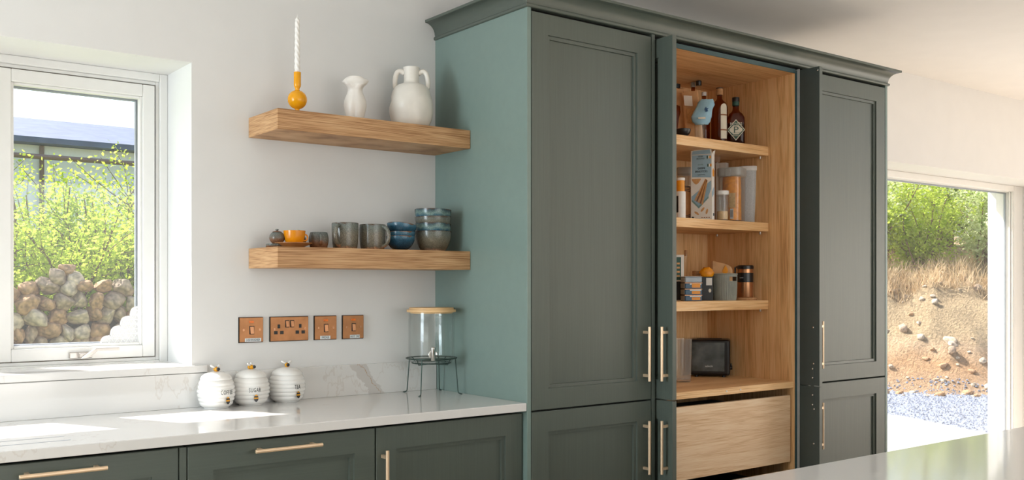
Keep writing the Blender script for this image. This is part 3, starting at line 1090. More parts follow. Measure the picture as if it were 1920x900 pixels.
def mug(name, label, cat, u, y, z, wpx, hm, mat, hang, group=None, bulge=.0, hs=1.0, rim=.0):
    """straight mug; hang = angle of the handle"""
    k = mpp(u, y)
    r = wpx * k / 2
    t = thing(name, label, cat, (xat(u, y), y, z), 0, group)
    pr = [(r * .80, 0), (r * .86, .0), (r * .90, .005), (r * .92, .010)]
    for i in range(1, 9):
        s_ = i / 8
        pr.append((r * (.94 + .06 * math.sin(s_ * math.pi * .6)) * (1 + bulge * math.sin(s_ * math.pi) - rim * s_), .010 + (hm - .010) * s_))
    pr += [(pr[-1][0] - .0015, hm + .001), (pr[-1][0] - .0035, hm - .0005), (r * .90, hm - .02), (r * .86, .012), (.002, .008)]
    lathe_thing('cup_body', pr, mat, t, 40)
    hp = []
    hr = .30 * hm * hs
    for i in range(15):
        a = R(-100 + 200 * i / 14)
        hp.append((r * .93 + (hr * .95) * max(-.12, math.cos(a)), 0, hm * .53 + hr * math.sin(a) * 1.15))
    ca, sa = math.cos(hang), math.sin(hang)
    part('handle', MB().tube([(p[0] * ca, p[0] * sa, p[2]) for p in hp], [.0062 * hs] * 15, 12), mat, t, smooth=60)
    return t


yl = -.125
TOCAM = math.atan2(CAM[1] - yl, CAM[0] - (-.4))        # direction from the shelf to the room side it is seen from


# small lidded pot on a low dish, its twin behind the orange cup
def lidded_pot(label, u, y, z, wpx, h):
    k = mpp(u, y)
    r = wpx * k / 2
    t = thing('lidded_pot', label, 'pot', (xat(u, y), y, z), 0, 'little lidded stoneware pots')
    pr = [(r * .5, 0), (r * .6, .001)] + [(r * math.sin(R(35 + 100 * i / 9)), h * .78 * (i + .6) / 10) for i in range(10)]
    pr += [(r * .55, h * .80), (.001, h * .81)]
    lathe_thing('pot_body', pr, 'glaze_brown', t)
    lathe_thing('lid', [(r * .58, h * .80), (r * .60, h * .815), (r * .45, h * .855), (r * .16, h * .87), (r * .15, h * .91), (r * .20, h * .95), (r * .20, h * .985), (r * .1, h), (.0005, h)], 'glaze_brown', t)
    return t


kz = mpp(520, -.09)
dd = thing('low_dish', 'small low brown-glazed dish under the lidded pot on the lower shelf', 'dish', (xat(514, -.13), -.13, ZL))
lathe_thing('dish_body', [(.026, 0), (.0275, .002), (.0285, .012), (.027, .0135), (.0255, .012), (.002, .0105)], 'glaze_brown', dd)
lidded_pot('small round lidded pot standing on the low dish', 519.5, -.125, ZL + .0122, 29, zat(520, 429.5, -.125) - ZL - .0122)
# saucer and orange cup
ys = -.150
t = thing('saucer', 'tan saucer under the orange cup', 'saucer', (xat(550, ys), ys, ZL))
rs_ = 35 * mpp(550, ys)
lathe_thing('saucer_body', [(rs_ * .50, 0), (rs_ * .55, .001), (rs_ * .58, .004), (rs_ * .8, .010), (rs_, .0165), (rs_ * 1.0, .0178), (rs_ * .97, .0178), (rs_ * .75, .0120), (rs_ * .5, .0075), (.002, .007)], 'saucer_tan', t)
k = mpp(552, ys)
t = thing('espresso_cup', 'glossy orange cup on the tan saucer', 'cup', (xat(552, ys), ys, ZL + .0076))
rc = 20.5 * k
hc = zat(552, 432.8, ys) - ZL - .0076
lathe_thing('cup_body', [(rc * .5, 0), (rc * .56, .001), (rc * .70, .006), (rc * .86, hc * .35), (rc * .95, hc * .65), (rc, hc), (rc * .965, hc + .0006), (rc * .93, hc - .002), (rc * .8, hc * .35), (rc * .5, .008), (.002, .007)], 'orange_glaze', t)
ha = -TH + R(8)
part('handle', MB().tube([((rc * .92 + .010 * math.cos(R(a))) * math.cos(ha), (rc * .92 + .010 * math.cos(R(a))) * math.sin(ha), hc * .55 + .011 * math.sin(R(a))) for a in range(-110, 111, 22)], .0028, 10), 'orange_glaze', t, smooth=60)
lidded_pot('small round lidded pot behind the orange cup', 560.5, -.062, ZL, 27, zat(560, 431, -.062) - ZL)
mug('cream_jug', 'small brown and grey glazed round jug beside the orange cup', 'jug', 597.5, -.14, ZL, 36, zat(597, 436, -.14) - ZL, 'glaze_brown', TOCAM + R(14), bulge=.10, hs=.80, rim=.12)
MG = 'speckled grey mugs on the lower shelf'
mug('mug', 'speckled grey mug with its handle to the front, beside the round jug', 'mug', 647, -.135, ZL, 50, zat(647, 418.5, -.135) - ZL, 'glaze_mug', TOCAM - R(26), MG, hs=1.12)
mug('mug', 'speckled grey mug with its handle towards the blue bowls', 'mug', 698.5, -.135, ZL, 49, zat(698, 421.5, -.135) - ZL, 'glaze_mug', TOCAM + R(52), MG, hs=1.12)
BG1 = 'dark blue bowls stacked on the lower shelf'
yb_ = -.135
hb = zat(751, 443, yb_) - ZL
bowl('dark blue stoneware bowl at the bottom of the three-bowl stack', 751, yb_, ZL, 54, hb, 'glaze_blue', group=BG1, foot=.45)
bowl('dark blue stoneware bowl in the middle of the three-bowl stack', 751.5, yb_, ZL + .0165, 54, hb, 'glaze_blue', group=BG1, foot=.45)
bowl('blue stoneware bowl tilted on top of the three-bowl stack', 751, yb_, ZL + .0465, 56, hb * .95, 'glaze_blue', (R(-4), R(8.5)), BG1, foot=.45)
BG2 = 'bowls of the tall stack beside the green cabinet'
yd = -.145
h0 = zat(812, 434, yd) - ZL
bowl('deep speckled grey bowl at the bottom of the tall bowl stack', 812.5, yd, ZL, 68, h0, 'glaze_stone', group=BG2, foot=.62)
zz = ZL
for i, (v, mat, lab, tl) in enumerate(((419.5, 'glaze_greenblue', 'blue-green bowl resting on the deep grey bowl', 1.5), (406.5, 'glaze_stone', 'grey-green bowl second from the top of the tall stack', -1.5), (393.5, 'glaze_greenblue', 'blue-green bowl at the top of the tall bowl stack', 1.0))):
    top = zat(812, v, yd)
    bowl(lab, 812.5 + (-1, 0, -1)[i], yd, top - h0 * .86, 67 + i, h0 * .86, mat, (0, R(tl)), BG2, foot=.55)

# ================================================================== sockets and switches on the wall
CG = 'copper switch plates above the worktop'


def plate(label, cat, name, x0, x1):
    z0, z1 = 1.1335, 1.2240
    t = thing(name, label, cat, ((x0 + x1) / 2, -.0005, (z0 + z1) / 2), 0, CG)
    part('gasket', MB(t.location).box(x0, x1, -.0035, -.0005, z0, z1), 'socket_black', t)
    part('plate', MB(t.location).box(x0 + .0022, x1 - .0008, -.0085, -.0036, z0 + .0018, z1 - .0018), 'copper_plate', t, bevel=.0015)
    zc = (z0 + z1) / 2
    for x in (x0 + .0165, x1 - .0145):
        s = part('screw', MB(t.location).loft([[(x + .0038 * math.cos(2 * math.pi * q / 14), y, zc + .0038 * math.sin(2 * math.pi * q / 14)) for q in range(14)] for y in (-.0086, -.0096)]), 'copper_rocker', t)
        part('slot', MB(t.location).box(x - .003, x + .003, -.0099, -.0097, zc - .0005, zc + .0005), 'socket_black', s)
    return t, z0, z1


def rocker(t, xc, zc, wd=.0135, ht=.026):
    b_ = part('rocker_frame', MB(t.location).box(xc - wd / 2 - .0022, xc + wd / 2 + .0022, -.0098, -.0086, zc - ht / 2 - .0022, zc + ht / 2 + .0022), 'socket_black', t, bevel=.001)
    x0, x1, z0, z1 = xc - wd / 2, xc + wd / 2, zc - ht / 2, zc + ht / 2
    part('rocker', MB(t.location).add([(x0, -.0099, z0), (x1, -.0099, z0), (x1, -.0099, z1), (x0, -.0099, z1), (x0, -.0155, z0), (x1, -.0155, z0), (x1, -.0115, z1), (x0, -.0115, z1)],
                                      [(0, 3, 2, 1), (4, 5, 6, 7), (0, 1, 5, 4), (1, 2, 6, 5), (2, 3, 7, 6), (3, 0, 4, 7)]), 'copper_rocker', b_, bevel=.0008)


for x0, x1, word, lab, dx in ((-.8215, -.7310, 'DISHWASHER', 'square copper switch plate labelled DISHWASHER', .006), (-.5335, -.4420, 'FRIDGE', 'square copper switch plate labelled FRIDGE', -.002), (-.4180, -.3280, 'HOT TAP', 'square copper switch plate labelled HOT TAP', .006)):
    t, z0, z1 = plate(lab, 'switch', 'wall_switch', x0, x1)
    xc = (x0 + x1) / 2
    part('neon', MB(t.location).box(xc - .009, xc + .009, -.0096, -.0086, z1 - .0215, z1 - .0135), 'neon_amber', t, bevel=.0006)
    rocker(t, xc + .0015, (z0 + z1) / 2 - .001)
    wl = .030 if word == 'DISHWASHER' else .0205
    lb = part('word_label', MB(t.location).box(xc + dx - wl, xc + dx + wl, -.0093, -.0086, z0 + .003, z0 + .0155), 'label_white', t)
    text('lettering', word, .0115, 'ink_grey', lb, (xc + dx - t.location.x, -.0095 - t.location.y, z0 + .0092 - t.location.z), sx=(.72 if len(word) > 8 else .78), ext=.00015)
x0, x1 = -.7065, -.5565
t, z0, z1 = plate('double copper plug socket with two rockers between the switch plates', 'socket', 'plug_socket', x0, x1)
xc = (x0 + x1) / 2
for sx_ in (-1, 1):
    rocker(t, xc + .0075 + sx_ * .0095 - .0075, z1 - .027, .0115, .022)
    cxs = xc + sx_ * .0415
    part('earth_hole', MB(t.location).box(cxs - .005, cxs + .005, -.0095, -.0086, z0 + .048, z0 + .062), 'socket_black', t, bevel=.0008)
    for q in (-1, 1):
        part('pin_hole', MB(t.location).box(cxs + q * .0115 - .0068, cxs + q * .0115 + .0068, -.0095, -.0086, z0 + .0265, z0 + .0385), 'socket_black', t, bevel=.0008)

# ================================================================== honey-pot canisters
HG = 'white beehive canisters with bees on their lids'


def canister(word, label, u, vb, delta, bee_rot):
    d = ray(u, vb - 3.5)
    tt = (ZT - CAM[2]) / d[2]
    px, py = CAM[0] + d[0] * tt, CAM[1] + d[1] * tt
    py = max(py, -.112)
    px = xat(u, py)
    k = mpp(u, py)
    Rm = 35.0 * k
    Hb = .0955
    t = thing('beehive_canister', label, 'canister', (px, py, ZT), 0, HG)
    pr = [(Rm * .60, 0), (Rm * .64, .0005), (Rm * .66, .004)]
    nR = 6
    env = lambda s_: Rm * (.70 + .30 * math.sin(math.pi * (.14 + .66 * s_)) ** 1.1)
    for i in range(nR):
        for j in range(6):
            s_ = (i + j / 6) / nR
            pr.append((env(s_) * (.955 + .045 * abs(math.sin(math.pi * j / 6))), .008 + (Hb - .010) * s_))
    pr += [(env(1.0) * .95, Hb), (Rm * .79, Hb + .001), (Rm * .76, Hb - .002), (Rm * .74, Hb - .03), (.002, Hb - .03)]
    lathe_thing('pot', pr, 'ceramic_white', t, 48)
    lid = lathe_thing('lid', [(Rm * .70, Hb + .0005), (Rm * .82, Hb + .0012), (Rm * .825, Hb + .0035)] + [(Rm * .82 * math.cos(R(a)), Hb + .0035 + .025 * math.sin(R(a))) for a in range(8, 90, 9)] + [(.001, Hb + .0287)], 'ceramic_white', t, 48)
    zt = Hb + .0287
    # modelled bee on the lid
    f = Vector((CAM[0] - px, CAM[1] - py)).normalized()
    base = math.atan2(f.y, f.x)
    br = base + bee_rot
    ex, ey = Vector((math.cos(br), math.sin(br), 0)), Vector((-math.sin(br), math.cos(br), 0))

    def blob(c, a, b_, n=12, m=8):
        c = Vector(c)
        rings = []
        for i in range(m + 1):
            th = math.pi * i / m
            rings.append([c + ex * (-a * math.cos(th)) + (ey * math.cos(2 * math.pi * q / n) + Vector((0, 0, 1)) * math.sin(2 * math.pi * q / n)) * max(1e-4, b_ * math.sin(th)) for q in range(n)])
        return MB().loft(rings)
    bee = part('bee', blob(Vector((0, 0, zt + .0065)), .0125, .0085), 'bee_yellow', lid, smooth=60, label='little yellow bee knob')
    return_parts = [('head', blob(ex * .0115 + Vector((0, 0, zt + .0075)), .006, .0062), 'bee_black')]
    for nm, mbx, mt in return_parts:
        part('bee_head', mbx, mt, lid, smooth=60)
    part('bee_stripe', blob(-ex * .001 + Vector((0, 0, zt + .0068)), .0028, .0089), 'bee_black', lid, smooth=60)
    for sg in (-1, 1):
        a0 = Vector((0, 0, zt + .012)) + ey * sg * .003
        tip = a0 + ey * sg * .017 - ex * .006 + Vector((0, 0, .009))
        mid = (a0 + tip) / 2
        w_ = ex * .0045
        part('bee_wing', MB().tube([a0, a0.lerp(tip, .25), a0.lerp(tip, .6), a0.lerp(tip, .9), tip], [.0012, .0034, .0045, .0034, .0008], 10), 'ceramic_white', lid, smooth=60)
    # front decoration
    fa = base + delta

    def wrap(off):
        def fn(co):
            z = .056 + co.y
            rr = Rm * .985 + off + co.z
            a = fa + co.x / (Rm * .985)
            return (rr * math.cos(a), rr * math.sin(a), z)
        return fn
    g = wrap(0)
    if word != 'TEA':
        n_ = 8
        mb = MB()
        ring0, ring1 = [], []
        for off, lst in ((-.006, ring0), (.0018, ring1)):
            for sx_ in range(n_ + 1):
                for yy in (-.0105, .0105):
                    lst.append(g(Vector((-.021 + .042 * sx_ / n_, yy + .0005, off))))
        vs = ring0 + ring1
        m_ = 2 * (n_ + 1)
        fs = []
        for i in range(n_):
            a = 2 * i
            fs += [(m_ + a, m_ + a + 1, m_ + a + 3, m_ + a + 2), (a, a + 2, a + 3, a + 1), (a, m_ + a, m_ + a + 2, a + 2), (a + 1, a + 3, m_ + a + 3, m_ + a + 1)]
        fs += [(0, 1, m_ + 1, m_), (2 * n_, m_ + 2 * n_, m_ + 2 * n_ + 1, 2 * n_ + 1)]
        part('name_plaque', mb.add(vs, fs), 'ceramic_white', t)
    text('lettering', word, .0215, 'ink_black' if word == 'TEA' else 'ink_grey', t, (0, 0, 0), sx=.55, ext=.0003, warp=wrap(.0024), spacing=1.12)
    # painted bee below the word
    mbs = {'bee_yellow': MB(), 'bee_black': MB()}
    for i in range(5):
        y0, y1 = -.0125 + .005 * i, -.0125 + .005 * (i + 1)
        vs = []
        for yy in (y0, y1):
            hw = .0078 * math.sqrt(max(0.02, 1 - (yy / .0128) ** 2))
            for s_ in range(5):
                vs.append(g(Vector((-hw + 2 * hw * s_ / 4 + .004, yy - .0275, .0016))))
        mbs['bee_yellow' if i % 2 == 0 and i > 0 or i == 4 else 'bee_black'].add(vs, [(q, q + 1, q + 6, q + 5) for q in range(4)])
    for mt, mbx in mbs.items():
        part('painted_bee', mbx, mt, t)
    return t


canister('COFFEE', 'white beehive canister marked COFFEE standing half in the sun', 405.5, 768, R(33), R(35))
canister('SUGAR', 'white beehive canister marked SUGAR between the other two', 470.5, 762, R(12), R(70))
canister('TEA', 'white beehive canister marked TEA nearest the plug sockets', 538, 756, R(33), R(20))

# ================================================================== drinks dispenser on its stand
dx, dy = -.106, -.138
zr = 1.057
t = thing('dispenser_stand', 'dark wire stand with four splayed legs under the glass dispenser', 'stand', (dx, dy, ZT))
RS = .0965
mbr = MB()
mbr.tube([(RS * math.cos(2 * math.pi * q / 40), RS * math.sin(2 * math.pi * q / 40), zr - ZT) for q in range(40)], .0026, 8, closed=True)
part('ring', mbr, 'wire_green_grey', t, smooth=60)
mbr = MB()
mbr.tube([(.075 * math.cos(2 * math.pi * q / 36), .075 * math.sin(2 * math.pi * q / 36), zr - ZT - .018) for q in range(36)], .002, 8, closed=True)
part('lower_ring', mbr, 'wire_green_grey', t, smooth=60)
for a in (0, 90):
    ca, sa = math.cos(R(a + 20)), math.sin(R(a + 20))
    part('cradle_wire', MB().tube([(RS * s_ * ca, RS * s_ * sa, z_) for s_, z_ in ((-1, zr - ZT), (-.9, zr - ZT - .006), (-.82, zr - ZT - .0225), (.82, zr - ZT - .0225), (.9, zr - ZT - .006), (1, zr - ZT))], .0019, 8), 'wire_green_grey', t, smooth=60)
for fx_, fy_ in ((-.164, -.034), (-.187, -.197), (-.030, -.232), (-.012, -.058)):
    v = Vector((fx_ - dx, fy_ - dy, 0)).normalized()
    q = .113
    part('leg', MB().tube([v * RS + Vector((0, 0, zr - ZT - .003)), v * (q - .006) + Vector((0, 0, .012)), v * (q - .004) + Vector((0, 0, .005)), v * (q + .004) + Vector((0, 0, .003))], .0021, 8), 'wire_green_grey', t, smooth=60)
    part('foot', MB().lathe([(.004, 0), (.0055, .0008), (.0055, .0032), (.003, .004)], (v.x * (q + .006), v.y * (q + .006), 0), 12), 'wire_green_grey', t, smooth=60)
zj = zr - .0155
zt_ = 1.233
t = thing('drinks_dispenser', 'clear glass drinks dispenser with wooden lid and metal tap', 'dispenser', (dx, dy, zj))
hj_ = zt_ - zj
rj_ = .0885
part('jar', MB().lathe([(.001, .0), (rj_ * .80, 0), (rj_ * .90, .003), (rj_ * .97, .012), (rj_, .022), (rj_ * .995, hj_ * .5), (rj_, hj_ - .026), (rj_ * .975, hj_ - .020), (rj_ * .985, hj_ - .012), (rj_ * .985, hj_), (rj_ * .94, hj_), (rj_ * .935, hj_ - .02), (rj_ * .955, hj_ - .03), (rj_ * .955, .022), (rj_ * .88, .010), (.001, .008)], (0, 0, 0), 56, False, False), 'glass_vessel', t, smooth=50)
li = part('lid', MB().lathe([(rj_ * .92, hj_ - .004), (rj_ * .92, hj_ + .0005), (rj_ * 1.06, hj_ + .0008), (rj_ * 1.07, hj_ + .002), (rj_ * 1.07, hj_ + .0095), (rj_ * 1.055, hj_ + .011), (rj_ * .97, hj_ + .011), (rj_ * .97, hj_ + .017), (rj_ * .95, hj_ + .0185), (.001, hj_ + .0185)], (0, 0, 0), 56), 'bamboo', t, smooth=30)
fd = Vector((CAM[0] - dx, CAM[1] - dy, 0)).normalized()
sd = Vector((-fd.y, fd.x, 0))
fd = (fd - sd * -.06).normalized()
sd = Vector((-fd.y, fd.x, 0))
zt2 = .034
tp = MB()
c0 = fd * rj_
tp.tube([c0 * .98 + Vector((0, 0, zt2)), c0 + fd * .004 + Vector((0, 0, zt2)), c0 + fd * .006 + Vector((0, 0, zt2))], [.0165, .0165, .012], 20)
tp.tube([c0 + fd * .004 + Vector((0, 0, zt2)), c0 + fd * .024 + Vector((0, 0, zt2))], .0075, 14)
tpo = part('tap', tp, 'chrome', t, smooth=40)
part('spout', MB().tube([c0 + fd * .024 + Vector((0, 0, zt2 - .021)), c0 + fd * .024 + Vector((0, 0, zt2 - .018)), c0 + fd * .024 + Vector((0, 0, zt2 + .028)), c0 + fd * .024 + Vector((0, 0, zt2 + .030))], [.0075, .0095, .0095, .006], 16), 'chrome', tpo, smooth=40)

# ================================================================== things in the pantry
ZS1, ZS2, ZS3, ZDK = 1.979, 1.626, 1.268, .903
FACE = math.atan2(CAM[1] + .35, CAM[0] - 1.2)        # direction from the pantry to the viewer's side


def rot_to(extra=0): return FACE + math.pi / 2 + extra     # turns a thing's -Y front towards the room


def bottle(name, label, cat, u, y, z, wpx, vtop, prof, mat, parts=(), rz=None, square=None, group=None):
    """prof: (radius factor, height factor)"""
    k = mpp(u, y)
    r = wpx * k / 2
    h = zat(u, vtop, y) - z
    t = thing(name, label, cat, (xat(u, y), y, z), rot_to() if rz is None else rz, group)
    rings = []
    n = 32
    for rf, zf in prof:
        rg = []
        for q in range(n):
            a = 2 * math.pi * q / n
            cx_, sy_ = math.cos(a), math.sin(a)
            if square and rf > square[1]:
                e = square[0]
                s_ = (abs(cx_) ** e + abs(sy_) ** e) ** (-1 / e)
                rg.append((r * rf * cx_ * s_, r * rf * sy_ * s_ * square[2], h * zf))
            else:
                rg.append((r * rf * cx_, r * rf * sy_, h * zf))
        rings.append(rg)
    part('glass_body', MB().loft(rings), mat, t, smooth=45)
    return t, r, h


def cap(t, r, z0, z1, mat, name='cap', **kw):
    part(name, MB().lathe([(r * .95, z0), (r, z0 + .001), (r, z1 - .001), (r * .93, z1)], (0, 0, 0), 20), mat, t, smooth=40, **kw)


# --- top shelf
t, r, h = bottle('whiskey_bottle', 'whiskey bottle with diamond P label on the top pantry shelf', 'bottle', 1379.5, -.35, ZS1, 33, 183, [(.93, 0), (1, .02), (1, .50), (.97, .58), (.80, .66), (.50, .70), (.38, .74), (.36, .80), (.38, .90), (.38, .935)], 'glass_whiskey', square=(5, .9, .75))
cap(t, r * .42, h * .91, h, 'plastic_black')
part('neck_label', MB().lathe([(r * .39, h * .83), (r * .40, h * .83), (r * .40, h * .91), (r * .39, h * .91)], (0, 0, 0), 20, False, False), 'green_print', t)
part('whiskey', MB().prism([(-r * .9, .006), (r * .9, .006), (r * .9, h * .46), (-r * .9, h * .46)], -r * .6, r * .6, lambda p, q, a: (p, a, q)), 'glass_whiskey', t)
yl_ = -r * .76 - .0012
zc = h * .32
hw, hh = r * 1.0, r * 1.20


def diamond(k_, ya, yb): return MB().prism([(-hw * k_, 0), (0, -hh * k_), (hw * k_, 0), (0, hh * k_)], ya, yb, lambda p, q, a: (p, a, q + zc))


lb = part('diamond_label', diamond(1, yl_ + .001, yl_), 'label_cream', t)
part('label_border', diamond(.90, yl_ - .0002, yl_ - .0004), 'green_print', lb)
part('label_field', MB().prism([(-hw * .72, hh * .08), (-hw * .72, -hh * .08), (-hw * .30, -hh * .42), (hw * .30, -hh * .42), (hw * .72, -hh * .08), (hw * .72, hh * .08), (hw * .30, hh * .42), (-hw * .30, hh * .42)], yl_ - .0005, yl_ - .0007, lambda p, q, a: (p, a, q + zc)), 'label_cream', lb)
text('lettering', 'P', r * 1.05, 'green_print', lb, (0, yl_ - .0010, zc - .001), ext=.0002, sx=1.15)
text('lettering', 'POWERS', r * .42, 'label_cream', lb, (0, yl_ - .0008, zc + hh * .56), ext=.0002, sx=.8)
text('lettering', 'EST.  JOHN\'S LANE', r * .13, 'green_print', lb, (0, yl_ - .0010, zc - hh * .30), ext=.0002, sx=.8)
text('lettering', 'WHISKEY', r * .22, 'label_cream', lb, (0, yl_ - .0008, zc - hh * .55), ext=.0002, sx=.8)

t, r, h = bottle('spirit_bottle', 'tall brown spirit bottle with cork-coloured cap and white strip label', 'bottle', 1349, -.33, ZS1, 31, 165, [(.93, 0), (1, .02), (1, .60), (.96, .67), (.78, .735), (.45, .78), (.32, .81), (.30, .86), (.32, .92)], 'glass_brown')
cap(t, r * .42, h * .875, h * .985, 'cork')
cap(t, r * .43, h * .985, h, 'plastic_black', 'cap_top')
arcs = [(-.30, .60)]
mb = MB()
lv = []
for zf, w_ in ((.10, .42), (.62, .42), (.66, .40), (.69, .30), (.705, .12)):
    lv.append([(r * 1.02 * math.sin(a), -r * 1.02 * math.cos(a), h * zf) for a in [(.55 + w_ * (q / 4 - 1)) if False else (.55 - w_ + 2 * w_ * q / 6) for q in range(7)]])
vs = [p_ for rg in lv for p_ in rg]
fs = [(i * 7 + q, i * 7 + q + 1, i * 7 + 8 + q, i * 7 + 7 + q) for i in range(4) for q in range(6)]
lb = part('strip_label', mb.add(vs, fs), 'label_cream', t)
for zf in (.50, .24):
    part('label_band', MB().add([(r * 1.03 * math.sin(a), -r * 1.03 * math.cos(a), h * zf + dz) for dz in (0, h * .022) for a in [.55 - .42 + .84 * q / 6 for q in range(7)]], [(q, q + 1, q + 8, q + 7) for q in range(6)]), 'brown_print', lb)

for u, y, w_, vt, cm, lab, mat in ((1310, -.22, 17, 152, 'plastic_black', 'clear bottle with black cap behind the blue bag', 'glass_vessel'), (1299.5, -.18, 14, 155, 'plastic_grey', 'bottle with grey cap behind the paper bags', 'glass_brown'), (1320, -.26, 15, 173, 'plastic_white', 'small brown bottle with white cap behind the blue bag', 'glass_brown'), (1268, -.20, 24, 158, 'plastic_black', 'dark bottle with black cap beside the paper bags', 'glass_brown')):
    t, r, h = bottle('spirit_bottle', lab, 'bottle', u, y, ZS1, w_ * 1.5, vt, [(.93, 0), (1, .02), (1, .52), (.92, .62), (.55, .72), (.36, .78), (.34, .95)], mat, group='capped bottles at the back of the top pantry shelf')
    cap(t, r * .42, h * .93, h, cm)


def bag(name, label, cat, u, y, z, wpx, vtop, mat, rz, tilt=0.0, depth=.5, seed=1, crump=.06, group=None, fold=True):
    """soft gusseted bag: lofted pillow sections, creased by noise"""
    k = mpp(u, y)
    w_ = wpx * k / 2
    h = zat(u, vtop, y) - z
    t = thing(name, label, cat, (xat(u, y), y, z), rz, group)
    rnd = random.Random(seed)
    rings = []
    prof = [(0, .92, 1.0), (.04, .98, 1.0), (.25, 1.0, .95), (.5, .98, .8), (.7, .96, .55), (.85, .95, .28), (.93, .95, .12)] + ([(.97, .95, .10), (1.0, .94, .06)] if fold else [(1.0, .6, .1)])
    for zf, a, d in prof:
        rg = []
        for q in range(24):
            an = 2 * math.pi * q / 24
            e = 4
            s_ = (abs(math.cos(an)) ** e + abs(math.sin(an)) ** e) ** (-1 / e)
            j = 1 + rnd.uniform(-crump, crump)
            rg.append((w_ * a * math.cos(an) * s_ * j + tilt * zf * h, w_ * depth * d * math.sin(an) * s_ * j, h * zf * (1 + (rnd.uniform(-crump, crump) * .3 if 0 < zf else 0))))
        rings.append(rg)
    part('bag_body', MB().loft(rings), mat, t, smooth=25)
    return t, w_, h


t, w_, h = bag('paper_bag', 'folded brown paper bag with white label leaning on the top pantry shelf', 'bag', 1303, -.31, ZS1, 32, 171, 'kraft', rot_to(R(-8)), -.10, .55, 4, .035)
part('paper_label', MB().prism([(-w_ * .70, h * .72), (w_ * .25, h * .70), (w_ * .28, h * .90), (-w_ * .70, h * .92)], -w_ * .56, -w_ * .56 - .0006, lambda p, q, a: (p - .1 * q, a + (q / h - .7) * .028 + .0, q)), 'paper_white', t)
part('paper_label', MB().prism([(-w_ * .45, h * .38), (w_ * .45, h * .38), (w_ * .45, h * .66), (-w_ * .45, h * .66)], -w_ * .56, -w_ * .56 - .0006, lambda p, q, a: (p - .1 * q, a - .001, q)), 'tan_print', t)
bag('paper_bag', 'plain brown paper bag behind the black bowl on the top pantry shelf', 'bag', 1281, -.24, ZS1, 26, 166, 'kraft', rot_to(R(10)), -.04, .55, 9, .04)
# blue crumpled bag held between the bottles, on an upturned tumbler
yy = -.375
gl = thing('tumbler', 'clear glass tumbler under the crumpled blue bag', 'glass', (xat(1312, yy), yy, ZS1))
rg_ = 10 * mpp(1312, yy)
ht = zat(1312, 233, yy) - ZS1
part('glass_body', MB().lathe([(rg_ * .84, 0), (rg_ * .88, .002), (rg_, ht), (rg_ * .94, ht), (rg_ * .82, .006), (.001, .005)], (0, 0, 0), 28), 'glass_vessel', gl, smooth=40)
kk = mpp(1318, yy)
t = thing('crumpled_bag', 'crumpled pale blue sweet bag between the spirit bottles', 'bag', (xat(1317, yy), yy, ZS1 + ht), rot_to(R(4)))
rnd = random.Random(14)
hb_ = 47 * kk
rings = []
for i, (zf, a0, a1, d) in enumerate(((0, -.55, .45, .2), (.12, -.85, .60, .34), (.3, -.95, .66, .42), (.48, -.70, .72, .42), (.62, -.55, .85, .40), (.78, -.40, 1.0, .34), (.92, -.30, .95, .22), (1, -.12, .80, .08))):
    rg = []
    for q in range(28):
        an = 2 * math.pi * q / 28
        c_ = (a0 + a1) / 2
        hw_ = (a1 - a0) / 2
        j = 1 + .07 * math.sin(3 * an + i) + rnd.uniform(-.06, .06)
        rg.append(((c_ + hw_ * math.cos(an) * j) * 23 * kk, d * 18 * kk * math.sin(an) * j, hb_ * zf + rnd.uniform(-.002, .002) * (i > 0)))
    rings.append(rg)
part('bag_body', MB().loft(rings), 'blue_bag', t, smooth=50)
part('bag_print', MB().prism([(.012, .052), (.024, .056), (.020, .062), (.026, .070), (.018, .068), (.014, .076), (.008, .066), (.012, .060)], -.021, -.0218, lambda p, q, a: (p, a, q)), 'blue_print', t)
part('bag_print', MB().prism([(-.020, .022), (.012, .022), (.012, .030), (-.020, .030)], -.0225, -.0232, lambda p, q, a: (p, a, q)), 'label_cream', t)
bl = thing('black_bowl', 'black bowl at the end of the top pantry shelf', 'bowl', (xat(1281, -.40), -.40, ZS1))
lathe_thing('bowl_body', bowl_prof(14 * mpp(1281, -.4), .034, .5), 'plastic_black', bl)

# --- second shelf: breadstick carton, jars and boxes
y2 = -.375
k = mpp(1318, y2)
h = zat(1318, 282, y2) - ZS2
wc, dc = 40.5 * k, .040
t = thing('breadstick_carton', 'tall printed carton of grissini breadsticks with torn-open top', 'carton', (xat(1318, y2) - .002, y2, ZS2), rot_to(R(-16)))
mb = MB()
mb.box(-wc / 2, wc / 2, -dc / 2, dc / 2, 0, h * .93)
part('carton_body', mb, 'paper_white', t, bevel=.0008)
part('torn_flap', MB().add([(-wc / 2, -dc / 2, h * .93), (wc / 2, -dc / 2, h * .93), (wc / 2 - .003, -dc / 2 - .003, h * 1.0), (wc * .1, -dc / 2 - .004, h * 1.012), (-wc / 2 + .002, -dc / 2 - .003, h * .99), (-wc / 2, -dc / 2 + .001, h * .93), (wc / 2, -dc / 2 + .001, h * .93), (wc / 2 - .003, -dc / 2 - .002, h * 1.0), (wc * .1, -dc / 2 - .003, h * 1.012), (-wc / 2 + .002, -dc / 2 - .002, h * .99)], [(0, 1, 2, 3, 4), (9, 8, 7, 6, 5), (2, 1, 6, 7), (3, 2, 7, 8), (4, 3, 8, 9), (0, 4, 9, 5)]), 'paper_white', t)
